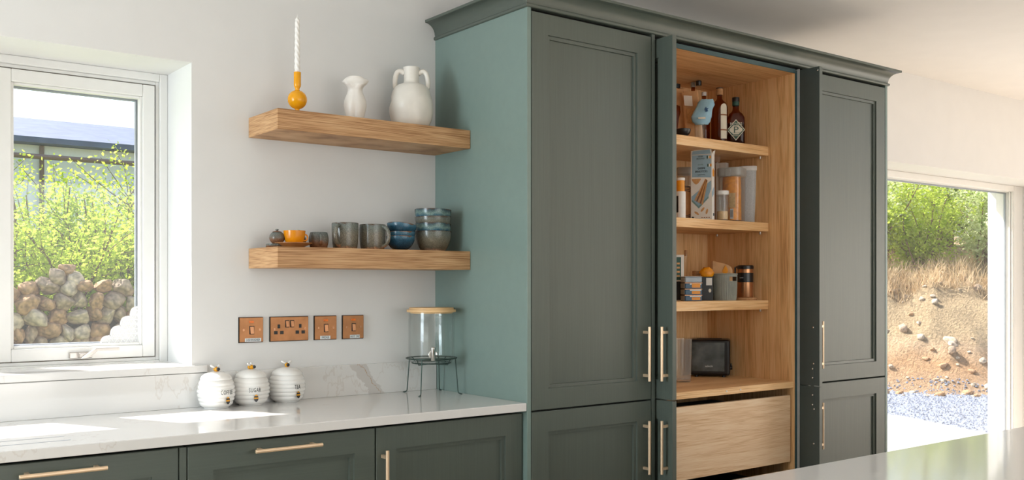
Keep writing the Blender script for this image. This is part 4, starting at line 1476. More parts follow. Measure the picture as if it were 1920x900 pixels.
part('torn_flap', MB().add([(wc / 2, -dc / 2, h * .93), (wc / 2, dc / 2, h * .93), (wc / 2 + .004, dc / 2, h * 1.0), (wc / 2 + .003, -dc / 2 + .006, h * .97), (wc / 2 - .001, -dc / 2, h * .93), (wc / 2 - .001, dc / 2, h * .93), (wc / 2 + .003, dc / 2, h * 1.0), (wc / 2 + .002, -dc / 2 + .006, h * .97)], [(0, 1, 2, 3), (7, 6, 5, 4), (1, 5, 6, 2), (2, 6, 7, 3), (3, 7, 4, 0)]), 'paper_white', t)
yp = -dc / 2


def flat(poly, mat, name, par, dpt=.0004, base=None):
    yb = yp if base is None else base
    return part(name, MB().prism(poly, yb - .0001, yb - dpt, lambda p, q, a: (p * wc, a, q * h)), mat, par)


pb = flat([(-.44, .615), (.46, .60), (.46, .925), (-.44, .925)], 'sky_blue_print', 'blue_panel', t)
pbx = part('blue_panel', MB().prism([(-.44, .935), (.46, .935), (.40, .995), (-.40, .985)], yp - .0031, yp - .0036, lambda p, q, a: (p * wc, a, q * h)), 'sky_blue_print', t)
flat([(-.46, .34), (.46, .56), (.46, .44), (.34, .34), (-.12, .20), (-.46, .30)], 'sky_blue_print', 'printed_board', t)
flat([(-.46, .30), (-.12, .20), (.34, .34), (.34, .31), (-.12, .165), (-.46, .27)], 'teal_print', 'printed_board', t, .0005)
# printed breadsticks, bowl, wheat
for i in range(5):
    a = R(62 + i * 4)
    x_, z_ = -.30 + .085 * i, .28 - .015 * i
    ln = .34 if i != 4 else .32
    ax, az = math.cos(a) * ln * h, math.sin(a) * ln * h
    sx_, sz_ = -math.sin(a) * .0034, math.cos(a) * .0034
    px_, pz_ = x_ * wc, z_ * h
    part('printed_breadstick', MB().add([(px_ - sx_, yp - .0008 - i * .0001, pz_ - sz_), (px_ + ax - sx_, yp - .0008 - i * .0001, pz_ + az - sz_), (px_ + ax + sx_, yp - .0008 - i * .0001, pz_ + az + sz_), (px_ + sx_, yp - .0008 - i * .0001, pz_ + sz_)], [(0, 1, 2, 3)]), 'tan_print' if i % 2 == 0 else 'brown_print', t)
flat([(-.45 + .42 * q / 8 * 1.0, .575 - (.065 * math.sin(math.pi * q / 8) if True else 0)) for q in range(9)] + [(-.03, .59), (-.45, .59)], 'tan_print', 'printed_bowl', t, .0006)
for x_, z_, a in ((.06, .15, 50), (.26, .12, 75), (-.22, .10, -35)):
    c_ = [(x_ + .13 * math.cos(R(a)) * math.cos(R(q)) - .05 * math.sin(R(a)) * math.sin(R(q)), z_ + (.13 * math.sin(R(a)) * math.cos(R(q)) + .05 * math.cos(R(a)) * math.sin(R(q))) * wc / h) for q in range(0, 360, 30)]
    flat(c_, 'tan_print', 'printed_wheat', t, .0006)
for x_, z_ in ((.35, .89), (.38, .775)):
    for j, mt in enumerate(('green_print', 'paper_white', 'orange_flame')):
        flat([(x_ - .10 + .065 * j, z_ - .02), (x_ - .035 + .065 * j, z_ - .02), (x_ - .035 + .065 * j, z_ + .02), (x_ - .10 + .065 * j, z_ + .02)], mt, 'printed_flag', t, .0007)
text('lettering', 'GRISSINI', .0125, 'ink_black', t, (0.0, yp - .0008, .735 * h), sx=.72, ext=.0002)
text('lettering', 'BREADSTICKS', .0125, 'ink_black', t, (0.0, yp - .0008, .690 * h), sx=.72, ext=.0002)
text('lettering', 'Perfect for sharing', .006, 'ink_grey', t, (0.0, yp - .0008, .645 * h), sx=.75, ext=.0001)
text('lettering', 'GRISSINI', .0085, 'ink_grey', t, (-.04 * wc, yp - .0008, .905 * h), sx=.7, ext=.0002)
text('lettering', 'BREADSTICKS', .0085, 'ink_grey', t, (-.04 * wc, yp - .0008, .873 * h), sx=.7, ext=.0002)
text('lettering', 'Specially', .009, 'teal_print', t, (-.04 * wc, yp - .0008, .79 * h), sx=.8, ext=.0002)
flat([(-.40 + .06 * math.cos(R(q)), .035 + .06 * math.sin(R(q)) * wc / h) for q in range(0, 360, 30)], 'ink_grey', 'printed_mark', t, .0006)
for j in range(4):
    flat([(.0 + .11 * j, .028), (.07 + .11 * j, .028), (.07 + .11 * j, .042), (.0 + .11 * j, .042)], 'brown_print', 'printed_mark', t, .0006)
part('side_print', MB().prism([(-.3, .62), (.35, .62), (.4, .70), (0, .74), (-.35, .70)], wc / 2 + .0001, wc / 2 + .0005, lambda p, q, a: (a, p * dc, q * h)), 'orange_flame', t)
part('side_print', MB().prism([(-.5, .32), (.1, .36), (.3, .48), (-.5, .40)], wc / 2 + .0001, wc / 2 + .0005, lambda p, q, a: (a, p * dc, q * h)), 'sky_blue_print', t)
part('side_print', MB().prism([(-.1, .06), (.35, .06), (.35, .10), (-.1, .10)], wc / 2 + .0001, wc / 2 + .0005, lambda p, q, a: (a, p * dc, q * h)), 'ink_grey', t)


def tub(name, label, cat, u, y, z, wpx, vtop, lidv, mat, lidmat, sq=5.0, taper=1.0, rz=None, group=None, content=None, lidw=1.04):
    k = mpp(u, y)
    r = wpx * k / 2
    h = zat(u, vtop, y) - z
    hl = zat(u, lidv, y) - z
    t = thing(name, label, cat, (xat(u, y), y, z), rot_to() if rz is None else rz, group)

    def ring(rr, zz):
        rg = []
        for q in range(36):
            a = 2 * math.pi * q / 36
            s_ = (abs(math.cos(a)) ** sq + abs(math.sin(a)) ** sq) ** (-1 / sq)
            rg.append((rr * math.cos(a) * s_, rr * math.sin(a) * s_, zz))
        return rg
    b0 = taper
    part('container', MB().loft([ring(r * b0 * .93, 0), ring(r * b0 * .98, .003), ring(r * (b0 + (1 - b0) * .5), hl * .5), ring(r * .985, hl), ring(r * .94, hl), ring(r * b0 * .92, .005)]), mat, t, smooth=40)
    l = part('lid', MB().loft([ring(r * .93, hl - .004), ring(r * lidw * .985, hl + .0003), ring(r * lidw, hl + .002), ring(r * lidw, h - .003), ring(r * lidw * .965, h), ring(r * .5, h)]), lidmat, t, smooth=40)
    if content:
        cm, ch = content
        part('contents', MB().loft([ring(r * b0 * .88, .006), ring(r * (b0 + (1 - b0) * .5) * .9, hl * ch * .5), ring(r * .89, hl * ch * .96), ring(r * .7, hl * ch)]), cm, t, smooth=40)
    return t, r, h, hl


t, r, h, hl = tub('storage_jar', 'tall clear storage jar with grey lid holding an orange packet', 'jar', 1372.5, -.365, ZS2, 43, 316, 331, 'plastic_clear', 'plastic_grey', taper=.95, sq=7, rz=rot_to(R(-22)))
part('lid_clip', MB().box(-.012, .012, -r * 1.07, -r * 1.02, hl - .004, h - .006), 'plastic_grey', t, bevel=.001)
mbp = MB()
rnd = random.Random(5)
rings = []
for zf in (0, .2, .45, .7, .86, .93, .97):
    rings.append([((r * .80 * math.cos(2 * math.pi * q / 20)) * (1 + rnd.uniform(-.08, .05)) * min(1, (abs(math.cos(2 * math.pi * q / 20)) ** 4 + abs(math.sin(2 * math.pi * q / 20)) ** 4) ** -.25), r * .78 * math.sin(2 * math.pi * q / 20) * (1 + rnd.uniform(-.08, .05)), .008 + hl * zf * .97 + (rnd.uniform(0, .006) if zf > .9 else 0)) for q in range(20)])
pk = part('packet', mbp.loft(rings), 'orange_pack', t, smooth=25, label='bright orange foil packet')
part('packet_label', MB().box(r * .15, r * .45, -r * .90, -r * .885, hl * .06, hl * .28), 'label_white', t)
for j in range(6):
    part('barcode_line', MB().box(r * (.19 + .04 * j), r * (.205 + .04 * j), -r * .905, -r * .901, hl * .10, hl * .25), 'ink_black', t)
part('packet_window', MB().box(r * .05, r * .62, -r * .872, -r * .86, hl * .30, hl * .62), 'pasta', t)
tub('storage_jar', 'tall milky tapering container with white lid at the end of the second pantry shelf', 'jar', 1402.5, -.32, ZS2, 36, 313, 321, 'plastic_milky', 'plastic_white', taper=.78, sq=3.2)
tub('storage_jar', 'small clear jar with white lid and grains beside the breadstick carton', 'jar', 1354.5, -.41, ZS2, 23, 358, 364, 'plastic_clear', 'plastic_white', taper=.96, sq=2.0, content=('pasta', .36))
tub('storage_jar', 'clear jar with pale grey lid behind the breadstick carton', 'jar', 1284, -.22, ZS2, 28, 315, 327, 'plastic_clear', 'plastic_grey', taper=.95, sq=4.0)
t = thing('white_carton', 'plain white carton behind the orange packet jar', 'carton', (xat(1354, -.20), -.20, ZS2), rot_to(R(-20)))
hw = 20 * mpp(1354, -.2)
part('carton_body', MB().box(-hw / 2, hw / 2, -.018, .018, 0, zat(1354, 306, -.2) - ZS2), 'paper_white', t, bevel=.0008)
part('side_print', MB().box(-hw / 2 - .0004, -hw / 2 - .0001, -.012, .012, .03, .12), 'brown_print', t)
# crinkled clear bag behind the carton top
yy = -.30
t = thing('cellophane_bag', 'crinkled clear bag of breadsticks standing behind the open carton', 'bag', (xat(1341, yy), yy, ZS2), rot_to(R(-10)))
hbg = zat(1344, 277, yy) - ZS2
rnd = random.Random(8)
rings = []
for zf, a in ((0, .9), (.4, .95), (.8, 1.0), (.9, 1.05), (.95, 1.2), (1.0, .8)):
    rings.append([(.021 * a * math.cos(2 * math.pi * q / 18) * (1 + rnd.uniform(-.14, .14)), .014 * a * math.sin(2 * math.pi * q / 18) * (1 + rnd.uniform(-.2, .2)), hbg * zf + (rnd.uniform(-.006, .004) if zf > .8 else 0)) for q in range(18)])
part('bag_body', MB().loft(rings), 'plastic_clear', t, smooth=15)
# white squeezy bottle with orange band
t, r, h = bottle('squeezy_bottle', 'white bottle with orange collar at the end of the second pantry shelf', 'bottle', 1276, -.40, ZS2, 19, 333.5, [(.94, 0), (1, .02), (1, .62), (.97, .66)], 'plastic_white')
part('orange_collar', MB().lathe([(r * .80, h * .66), (r * .80, h * .93)], (0, 0, 0), 24), 'orange_flame', t, smooth=40)
cap(t, r * .86, h * .93, h, 'plastic_white')
part('dark_label', MB().add([(r * 1.01 * math.sin(a), -r * 1.01 * math.cos(a), zz_) for zz_ in (h * .14, h * .55) for a in [-1.3 + .9 * q / 6 for q in range(7)]], [(q, q + 1, q + 8, q + 7) for q in range(6)]), 'ink_black', t)
# round tin with blue rings standing on edge
yy = -.30
kk = mpp(1289, yy)
t = thing('ringed_plate', 'plate with blue rings standing on edge beside the breadstick carton', 'plate', (xat(1283, yy), yy, ZS2), rot_to(R(-5)))
rp = 33 * kk
part('plate_body', MB().loft([[(rr * math.cos(2 * math.pi * q / 40), yy_, rp + rr * math.sin(2 * math.pi * q / 40)) for q in range(40)] for rr, yy_ in ((rp * .6, .006), (rp * .7, .008), (rp, .0), (rp, -.003), (rp * .68, .003), (rp * .6, .0015), (.001, .0015))]), 'kraft', t, smooth=40)
for rr in (.72, .81, .90, .97):
    yo = -.0035 - (.0) - (1 - rr) * -.019 + .0
    part('blue_ring', MB().tube([(rp * rr * math.cos(2 * math.pi * q / 48), .003 - (rr - .68) / .32 * .006 - .0006, rp + rp * rr * math.sin(2 * math.pi * q / 48)) for q in range(48)], .0013, 6, closed=True), 'tin_blue', t)

# --- third shelf
y3 = -.36
kk = mpp(1357, y3)
r = 23.5 * kk
h = zat(1357, 514, y3) - ZS3
t = thing('woven_basket', 'grey knitted-look plastic basket with a handle hole', 'basket', (xat(1358, y3), y3, ZS3), rot_to())
rings = []
n_ = 48


def bask(rr, zf, th_=0): return [((rr + th_) * math.cos(2 * math.pi * q / n_), (rr + th_) * math.sin(2 * math.pi * q / n_), h * zf) for q in range(n_)]


mb = MB()
rows = [(.90, 0), (.93, .06), (.955, .25), (.97, .5), (.98, .66), (.985, .74), (.99, .82), (1.0, .90), (1.01, 1.0)]
for side in (0, -.0028):
    vs = [p_ for rf, zf in rows for p_ in bask(r * rf, zf, side)]
    fs = []
    for i in range(len(rows) - 1):
        for q in range(n_):
            ang = (q + .5) * 360 / n_
            hole = any(abs((ang - c_ + 180) % 360 - 180) < 24 for c_ in (318, 138)) and i in (5, 6)
            if not hole:
                fs.append((i * n_ + q, i * n_ + (q + 1) % n_, (i + 1) * n_ + (q + 1) % n_, (i + 1) * n_ + q))
    mb.add(vs, fs)
mb.add(bask(r * .9, .01), [tuple(range(n_))])
part('basket_body', mb, 'basket_grey', t, smooth=50)
part('rim', MB().tube(bask(r * 1.0, 1.0), .0032, 8, closed=True), 'basket_grey', t, smooth=60)
mbk = MB()
for q in range(0, n_):
    a = 2 * math.pi * (q + .5) / n_
    ang = math.degrees(a)
    top = .70 if any(abs((ang - c_ + 180) % 360 - 180) < 26 for c_ in (318, 138)) else .97
    mbk.tube([(r * .905 * math.cos(a), r * .905 * math.sin(a), h * .02), (r * .955 * math.cos(a), r * .955 * math.sin(a), h * .25), (r * .985 * math.cos(a), r * .985 * math.sin(a), h * top)], .0019, 5)
kn = part('knit_ribs', mbk, 'basket_grey', t, smooth=60)
kn['kind'] = 'stuff'
bx_, by_ = xat(1358, y3), y3
t = thing('paper_bag', 'brown paper packet lying in the grey basket', 'bag', (bx_ - .014, by_ + .006, ZS3 + .045), rot_to(R(-6)))
mb = MB()
rnd = random.Random(31)
hp = zat(1345, 490, y3) - ZS3 - .045
for_r = []
for xf_, z_0, z_1, dpt in ((-.046, .02, hp * 1.0, .010), (-.036, .0, hp * 1.02, .020), (-.01, 0, hp * .97, .022), (.022, 0, hp * .90, .022), (.042, .0, hp * .82, .018), (.050, .02, hp * .72, .008)):
    for_r.append([(xf_, -dpt * s1, z_0 + (z_1 - z_0) * s2 + rnd.uniform(-.001, .001)) for s1, s2 in ((1, 0), (1, .35), (1.0, .7), (.75, 1), (-.75, 1), (-1, .7), (-1, .35), (-1, 0))])
part('bag_body', mb.loft(for_r), 'kraft', t, smooth=20)
pzf = zat(1357, 497, y3) - ZS3 - .045
part('flame_sticker', MB().prism([(.006, pzf - .030), (.012, pzf - .040), (.026, pzf - .040), (.033, pzf - .028), (.029, pzf - .016), (.021, pzf), (.015, pzf - .012)], -.0232, -.0242, lambda p, q, a: (p, a, q)), 'orange_flame', t)
zc_top = zat(1324, 519, -.33)
t = thing('snack_packet', 'orange snack packet lying on the black carton beside the basket', 'packet', (xat(1325, -.33), -.33, zc_top), rot_to(R(5)))
hp = zat(1325, 502, -.33) - zc_top
rings = []
for zf, a in ((0, .8), (.2, 1.0), (.5, 1.05), (.8, .85), (1, .45)):
    rings.append([(.030 * a * math.cos(2 * math.pi * q / 20) * (1 + rnd.uniform(-.12, .12)), .014 * a * math.sin(2 * math.pi * q / 20) * (1 + rnd.uniform(-.12, .12)), hp * zf + (rnd.uniform(-.004, .004) if zf > .5 else 0)) for q in range(20)])
part('packet_body', MB().loft(rings), 'orange_pack', t, smooth=50)
# coffee press on a cork coaster
yg = -.355
kk = mpp(1397, yg)
xg = xat(1397, yg)
t = thing('cork_coaster', 'round cork coaster under the coffee press', 'coaster', (xg, yg, ZS3))
lathe_thing('coaster_body', [(21 * kk, 0), (21.5 * kk, .002), (21.5 * kk, .0105), (21 * kk, .0125), (.001, .0125)], 'cork', t)
zg = ZS3 + .0125
h = zat(1397, 497.5, yg) - zg
r = 14.5 * kk
t = thing('coffee_press', 'bronze and black coffee press on a cork coaster', 'coffee press', (xg + .002, yg, zg), rot_to())
lathe_thing('beaker', [(r * .94, 0), (r * .97, .003), (r * .97, h * .88), (r * .9, h * .88), (.001, h * .88)], 'bronze_metal', t)
bd = lathe_thing('band', [(r * .98, h * .47), (r * 1.02, h * .48), (r * 1.02, h * .755), (r * .98, h * .765)], 'plastic_black', t)
text('lettering', 'COFFEE', .0068, 'label_white', bd, (0, 0, 0), sx=.85, ext=.0002, warp=lambda co: ((r * 1.03 + co.z) * math.sin(co.x / r - .55), -(r * 1.03 + co.z) * math.cos(co.x / r - .55), h * .61 + co.y))
lathe_thing('lid', [(r * .95, h * .885), (r * 1.06, h * .89), (r * 1.06, h * .975), (r * .95, h), (.001, h)], 'plastic_black', t)
part('handle', MB().tube([(-r * 1.0, 0, h * .95), (-r * 1.28, 0, h * .94), (-r * 1.30, 0, h * .70), (-r * 1.02, 0, h * .68)], .0042, 10), 'plastic_black', t, smooth=50)
# lunch tins banded together: four separate tins
yt_ = -.385
kk = mpp(1296, yt_)
ztop = zat(1296, 518.5, yt_)
hn = (ztop - ZS3) / 4
wt_, dt_ = 32 * kk, 32 * kk
for i in range(4):
    lab = ('blue and orange food tin at the bottom of the four-tin stack', 'blue and orange food tin second from the bottom of the stack', 'blue and orange food tin second from the top of the stack', 'pale grey-blue food tin at the top of the four-tin stack')[i]
    t = thing('food_tin', lab, 'tin', (xat(1296, yt_), yt_, ZS3 + hn * i), rot_to(R(16)), 'four stacked food tins')
    part('tin_body', MB().box(-wt_ / 2, wt_ / 2, -dt_ / 2, dt_ / 2, .0003, hn * .90), 'tin_grey' if i == 3 else 'tin_blue', t, bevel=.003)
    part('tin_rim', MB().box(-wt_ / 2 - .0012, wt_ / 2 + .0012, -dt_ / 2 - .0012, dt_ / 2 + .0012, hn * .90, hn), 'copper_rocker' if i < 3 else 'tin_grey', t, bevel=.0006)
    part('side_label', MB().box(-wt_ / 2 - .0016, -wt_ / 2 - .0002, -dt_ / 2 + .006, dt_ / 2 - .006, hn * .12, hn * .84), 'tin_grey', t)
    if i < 3:
        part('orange_label', MB().box(wt_ * -.10, wt_ * .40, -dt_ / 2 - .0008, -dt_ / 2 - .0002, hn * .18, hn * (.62 if i < 2 else .85)), 'orange_flame', t)
        part('white_label', MB().box(wt_ * -.22, wt_ * .46, -dt_ / 2 - .0006, -dt_ / 2 - .0001, hn * .66, hn * .86), 'label_white', t)
# cartons and bottles behind
t = thing('black_carton', 'black and white printed carton between the tins and the basket', 'carton', (xat(1324, -.33), -.33, ZS3), rot_to(R(8)))
hw = 23 * mpp(1324, -.33)
h = zat(1324, 519, -.33) - ZS3
part('carton_body', MB().box(-hw / 2, hw / 2, -.02, .02, 0, h), 'plastic_black', t, bevel=.0008)
part('paper_label', MB().box(-hw * .05, hw * .42, -.0206, -.0201, h * .64, h * .95), 'paper_white', t)
part('paper_label', MB().box(-hw / 2 - .0006, -hw / 2 - .0001, -.018, .018, h * .08, h * .95), 'paper_white', t)
part('printed_mark', MB().prism([(hw * .25 + .006 * math.cos(R(q)), h * .42 + .009 * math.sin(R(q))) for q in range(0, 360, 30)], -.0206, -.0201, lambda p, q, a: (p, a, q)), 'label_cream', t)
for u, v0, mt, lab, z0 in ((1270, 478, 'paper_white', 'white carton standing behind the food tins', ZS3),):
    t = thing('printed_carton', lab, 'carton', (xat(1271, -.30), -.30, ZS3), rot_to(R(12)))
    hw = 20 * mpp(1271, -.30)
    h = zat(1271, v0, -.30) - ZS3
    part('carton_body', MB().box(-hw / 2, hw / 2, -.02, .02, 0, h), mt, t, bevel=.0008)
    part('dark_panel', MB().box(-hw * .2, hw * .22, -.0206, -.0201, h * .45, h * .95), 'green_print', t)
    part('dark_panel', MB().box(-hw * .45, hw * .40, -.0206, -.0201, h * .02, h * .42), 'ink_black', t)
    for j in range(4):
        part('printed_mark', MB().box(-hw * .18, hw * .1, -.0212, -.0207, h * (.52 + .09 * j), h * (.56 + .09 * j)), 'tan_print', t)
t, r, h = bottle('corked_bottle', 'clear flask-shaped bottle with cork stopper behind the food tins', 'bottle', 1286, -.22, ZS3, 25, 469, [(.6, 0), (.85, .02), (1, .16), (1, .34), (.85, .46), (.45, .55), (.26, .62), (.25, .92)], 'glass_vessel')
cap(t, r * .24, h * .88, h, 'cork', 'cork')
t, r, h = bottle('corked_jar', 'small jar with wide cork stopper behind the food tins', 'jar', 1305.5, -.24, ZS3, 18, 508, [(.9, 0), (1, .03), (1, .72), (.8, .80), (.75, .86)], 'glass_vessel')
cap(t, r * .80, h * .84, h, 'cork', 'cork')

# --- deck: toaster and glass jug
yt_ = -.215
kk = mpp(1331, yt_)
xt = xat(1331, yt_)
h = zat(1331, 636.5, yt_) - ZDK
Lt = 74 * kk
t = thing('toaster', 'black toaster with glossy side panel with painted reflections on the lower pantry shelf', 'toaster', (xt, yt_, ZDK), rot_to(R(-2)))
part('body', MB().box(-Lt / 2, Lt / 2, -.002, .135, .008, h), 'plastic_black', t, bevel=.012, seg=4)
part('side_panel', MB().box(-Lt / 2 + .010, Lt / 2 - .026, -.0045, -.0022, .028, h - .014), 'toaster_panel_reflections', t, bevel=.001)
text('lettering', 'sabichi', .0135, 'label_white', t, (-.004, -.0052, .052), ext=.0002)
for yy in (.03, .09):
    part('slot', MB().box(-Lt / 2 + .03, Lt / 2 - .04, yy, yy + .024, h + .0002, h + .0012), 'socket_black', t)
lv = part('lever', MB().box(Lt / 2 + .0005, Lt / 2 + .008, .035, .095, .040, .062), 'plastic_black', t, bevel=.003)
part('dial', MB().tube([(Lt / 2 + .0005, .02, .045), (Lt / 2 + .010, .02, .045)], .010, 16), 'plastic_black', t, smooth=40)
for a in (-1, 1):
    for b_ in (.02, .11):
        part('foot', MB().lathe([(.008, 0), (.008, .0078)], (a * (Lt / 2 - .03), b_, 0), 12), 'plastic_black', t)
yj = -.285
kk = mpp(1278, yj)
t = thing('glass_vase', 'ribbed clear glass vase beside the toaster', 'vase', (xat(1279, yj), yj, ZDK))
h = zat(1279, 635, yj) - ZDK
r = 17.5 * kk
rings = []
for rf, zf in ((.84, 0), (.88, .02), (.9, .1), (.97, .5), (1, .9), (1.03, 1.0), (.97, 1.0), (.93, .9), (.88, .5), (.80, .06)):
    rings.append([(r * rf * (1 + .05 * math.cos(12 * 2 * math.pi * q / 84)) * math.cos(2 * math.pi * q / 84), r * rf * (1 + .05 * math.cos(12 * 2 * math.pi * q / 84)) * math.sin(2 * math.pi * q / 84), h * zf) for q in range(84)])
part('glass_body', MB().loft(rings), 'glass_ribbed', t, smooth=50)

# ================================================================== outside
GZ = -.12
gr = struct('ground', MB().box(-30, 45, WT + .01, 60, GZ - .3, GZ), 'ground_grass', label='rough grass around the house')
g2 = struct('gravel_yard', MB().add([(5.2, WT + .02, GZ + .004), (13, WT + .02, GZ + .004), (13, 6.5, GZ + .004), (7.6, 6.5, GZ + .004), (5.2, 3.5, GZ + .004)], [(0, 1, 2, 3, 4)]), 'gravel', label='blue-grey gravel yard outside the garden doors')
slab = struct('path_slab', MB().add([(3.0, WT + .01, GZ + .005), (6.70, WT + .01, GZ + .005), (7.55, 2.55, GZ + .005), (6.2, 3.0, GZ + .005), (3.0, 2.4, GZ + .005), (3.0, WT + .01, GZ + .06), (6.70, WT + .01, GZ + .06), (7.55, 2.55, GZ + .06), (6.2, 3.0, GZ + .06), (3.0, 2.4, GZ + .06)],
                                     [(4, 3, 2, 1, 0), (5, 6, 7, 8, 9), (0, 1, 6, 5), (1, 2, 7, 6), (2, 3, 8, 7), (3, 4, 9, 8), (4, 0, 5, 9)]), 'concrete_pale', label='pale concrete path slab outside the garden doors')

# earth bank beyond the gravel (right view)
BO, BN, BL = Vector((10.4, 3.55)), Vector((.878, .478)), Vector((.478, -.878))


def hash2(i, j, s): return random.Random(i * 7349 + j * 9151 + s * 31337).random()


def vnoise(x, y, s=0):
    i, j = math.floor(x), math.floor(y)
    fx_, fy_ = x - i, y - j
    fx_, fy_ = fx_ * fx_ * (3 - 2 * fx_), fy_ * fy_ * (3 - 2 * fy_)
    a, b_, c_, d_ = hash2(i, j, s), hash2(i + 1, j, s), hash2(i, j + 1, s), hash2(i + 1, j + 1, s)
    return a + (b_ - a) * fx_ + (c_ - a) * fy_ + (a - b_ - c_ + d_) * fx_ * fy_


def bank_h(q, l):
    q2 = q + .35 * (vnoise(l * .9, 3.1, 1) - .5)
    s_ = max(0, min(1, q2 / 2.0))
    base = GZ + 1.45 * (s_ * s_ * (3 - 2 * s_)) + .16 * max(0, q2 - 2.0)
    amp = min(1, max(0, q2 + .2))
    return base + amp * (.30 * (vnoise(q * 1.7, l * 1.7, 2) - .5) + .16 * (vnoise(q * 5, l * 5, 3) - .5) + .08 * (vnoise(q * 11, l * 11, 4) - .5))


def bank_p(q, l):
    p2 = BO + BN * q + BL * l
    return Vector((p2.x, p2.y, bank_h(q, l)))


nq, nl = 120, 140
vs, fs = [], []
for i in range(nq + 1):
    for j in range(nl + 1):
        vs.append(bank_p(-.4 + 9.0 * i / nq, -6 + 12 * j / nl))
for i in range(nq):
    for j in range(nl):
        a = i * (nl + 1) + j
        fs.append((a, a + 1, a + nl + 2, a + nl + 1))
struct('earth_bank', MB((0, 0, GZ)).add(vs, fs), 'earth_bank', smooth=80, label='brown earth bank beyond the gravel yard').location = (0, 0, GZ)


def rock_mesh(seed, sub=3, rough=.10, square=1.0):
    bm = bmesh.new()
    bmesh.ops.create_icosphere(bm, subdivisions=sub, radius=1.0)
    rnd = random.Random(seed)
    cuts = [(Vector((rnd.gauss(0, 1), rnd.gauss(0, 1), rnd.gauss(0, 1))).normalized(), rnd.uniform(.58, .92)) for _ in range(11)]
    for v in bm.verts:
        p_ = v.co.copy()
        m_ = max(abs(p_.x), abs(p_.y), abs(p_.z))
        p_ = p_.lerp(p_ / m_ * .86, .45 * square)
        for nrm, dd_ in cuts:
            e = p_.dot(nrm) - dd_
            if e > 0: p_ -= nrm * e * .93
        v.co = p_ * (1 + rnd.uniform(-rough, rough) * .25)
    me = bpy.data.meshes.new('stone')
    bm.to_mesh(me)
    bm.free()
    me.polygons.foreach_set('use_smooth', [True] * len(me.polygons))
    return me


ROCKS = []
for i in range(9):
    me = rock_mesh(i + 1)
    me.materials.append(MATS[('stone_grey', 'stone_tan', 'stone_pale')[i % 3]])
    ROCKS.append(me)
rnd = random.Random(77)
for i in range(130):
    q, l = rnd.uniform(-.5, 2.1), rnd.uniform(-1.7, 1.7)
    s_ = rnd.choice((.02, .03, .04, .05, .075)) * rnd.uniform(.8, 1.2)
    p_ = bank_p(q, l)
    o = link('rock', ROCKS[(2, 5, 8, 0, 1)[i % 5]], None, None, (p_.x, p_.y, p_.z + s_ * .15), (rnd.uniform(-.4, .4), rnd.uniform(-.4, .4), rnd.uniform(0, 6)))
    o.scale = (s_ * rnd.uniform(.9, 1.4), s_, s_ * rnd.uniform(.6, .9))
    tone = ('pale', 'pale', 'pale', 'grey', 'tan')[i % 5]
    size = 'large' if s_ > .058 else ('small' if s_ < .034 else 'middling')
    where = 'at the foot of the earth bank' if q < .3 else ('high on the earth bank' if q > 1.4 else 'on the slope of the earth bank')
    tag(o, size + ' ' + tone + ' loose rock lying ' + where, 'rock', 'loose rocks on the earth bank')
# pebbles of the yard: past counting
mb = MB()
rnd = random.Random(5)
for i in range(6000):
    q, l = rnd.uniform(-3.6, .25), rnd.uniform(-2.2, 2.2)
    p2 = BO + BN * q + BL * l
    z0 = max(GZ + .004, bank_h(q, l)) if q > -.4 else GZ + .004
    s_ = rnd.uniform(.008, .026)
    mb.add([(p2.x + s_ * math.cos(a) * rnd.uniform(.7, 1.2), p2.y + s_ * math.sin(a) * rnd.uniform(.7, 1.2), z0) for a in (0, 1.6, 3.1, 4.7)] + [(p2.x + rnd.uniform(-.3, .3) * s_, p2.y, z0 + s_ * .9)], [(0, 1, 4), (1, 2, 4), (2, 3, 4), (3, 0, 4)])
o = part('pebbles', mb, 'gravel', None)
o['kind'] = 'stuff'
tag(o, 'loose blue-grey pebbles scattered over the gravel yard', 'pebbles')
# dry grass on the shoulder of the bank
mb = MB()
for i in range(9000):
    q, l = rnd.uniform(1.5, 3.6), rnd.uniform(-2.6, 2.6)
    p_ = bank_p(q, l)
    h = rnd.uniform(.12, .42)
    d = Vector((rnd.gauss(0, .5), rnd.gauss(0, .5), 1)).normalized()
    s_ = Vector((-d.y, d.x, 0)).normalized() * rnd.uniform(.003, .007) if abs(d.x) + abs(d.y) > 1e-3 else Vector((.004, 0, 0))
    bend = Vector((rnd.gauss(0, .15), rnd.gauss(0, .15), -.05)) * h
    mb.add([p_ - s_, p_ + s_, p_ + d * h * .6 + s_ * .7, p_ + d * h * .6 - s_ * .7, p_ + d * h + bend], [(0, 1, 2, 3), (3, 2, 4)])
o = part('dry_grass', mb, 'grass_dry', None)
o['kind'] = 'stuff'
tag(o, 'dry brown grass along the top of the earth bank', 'grass')


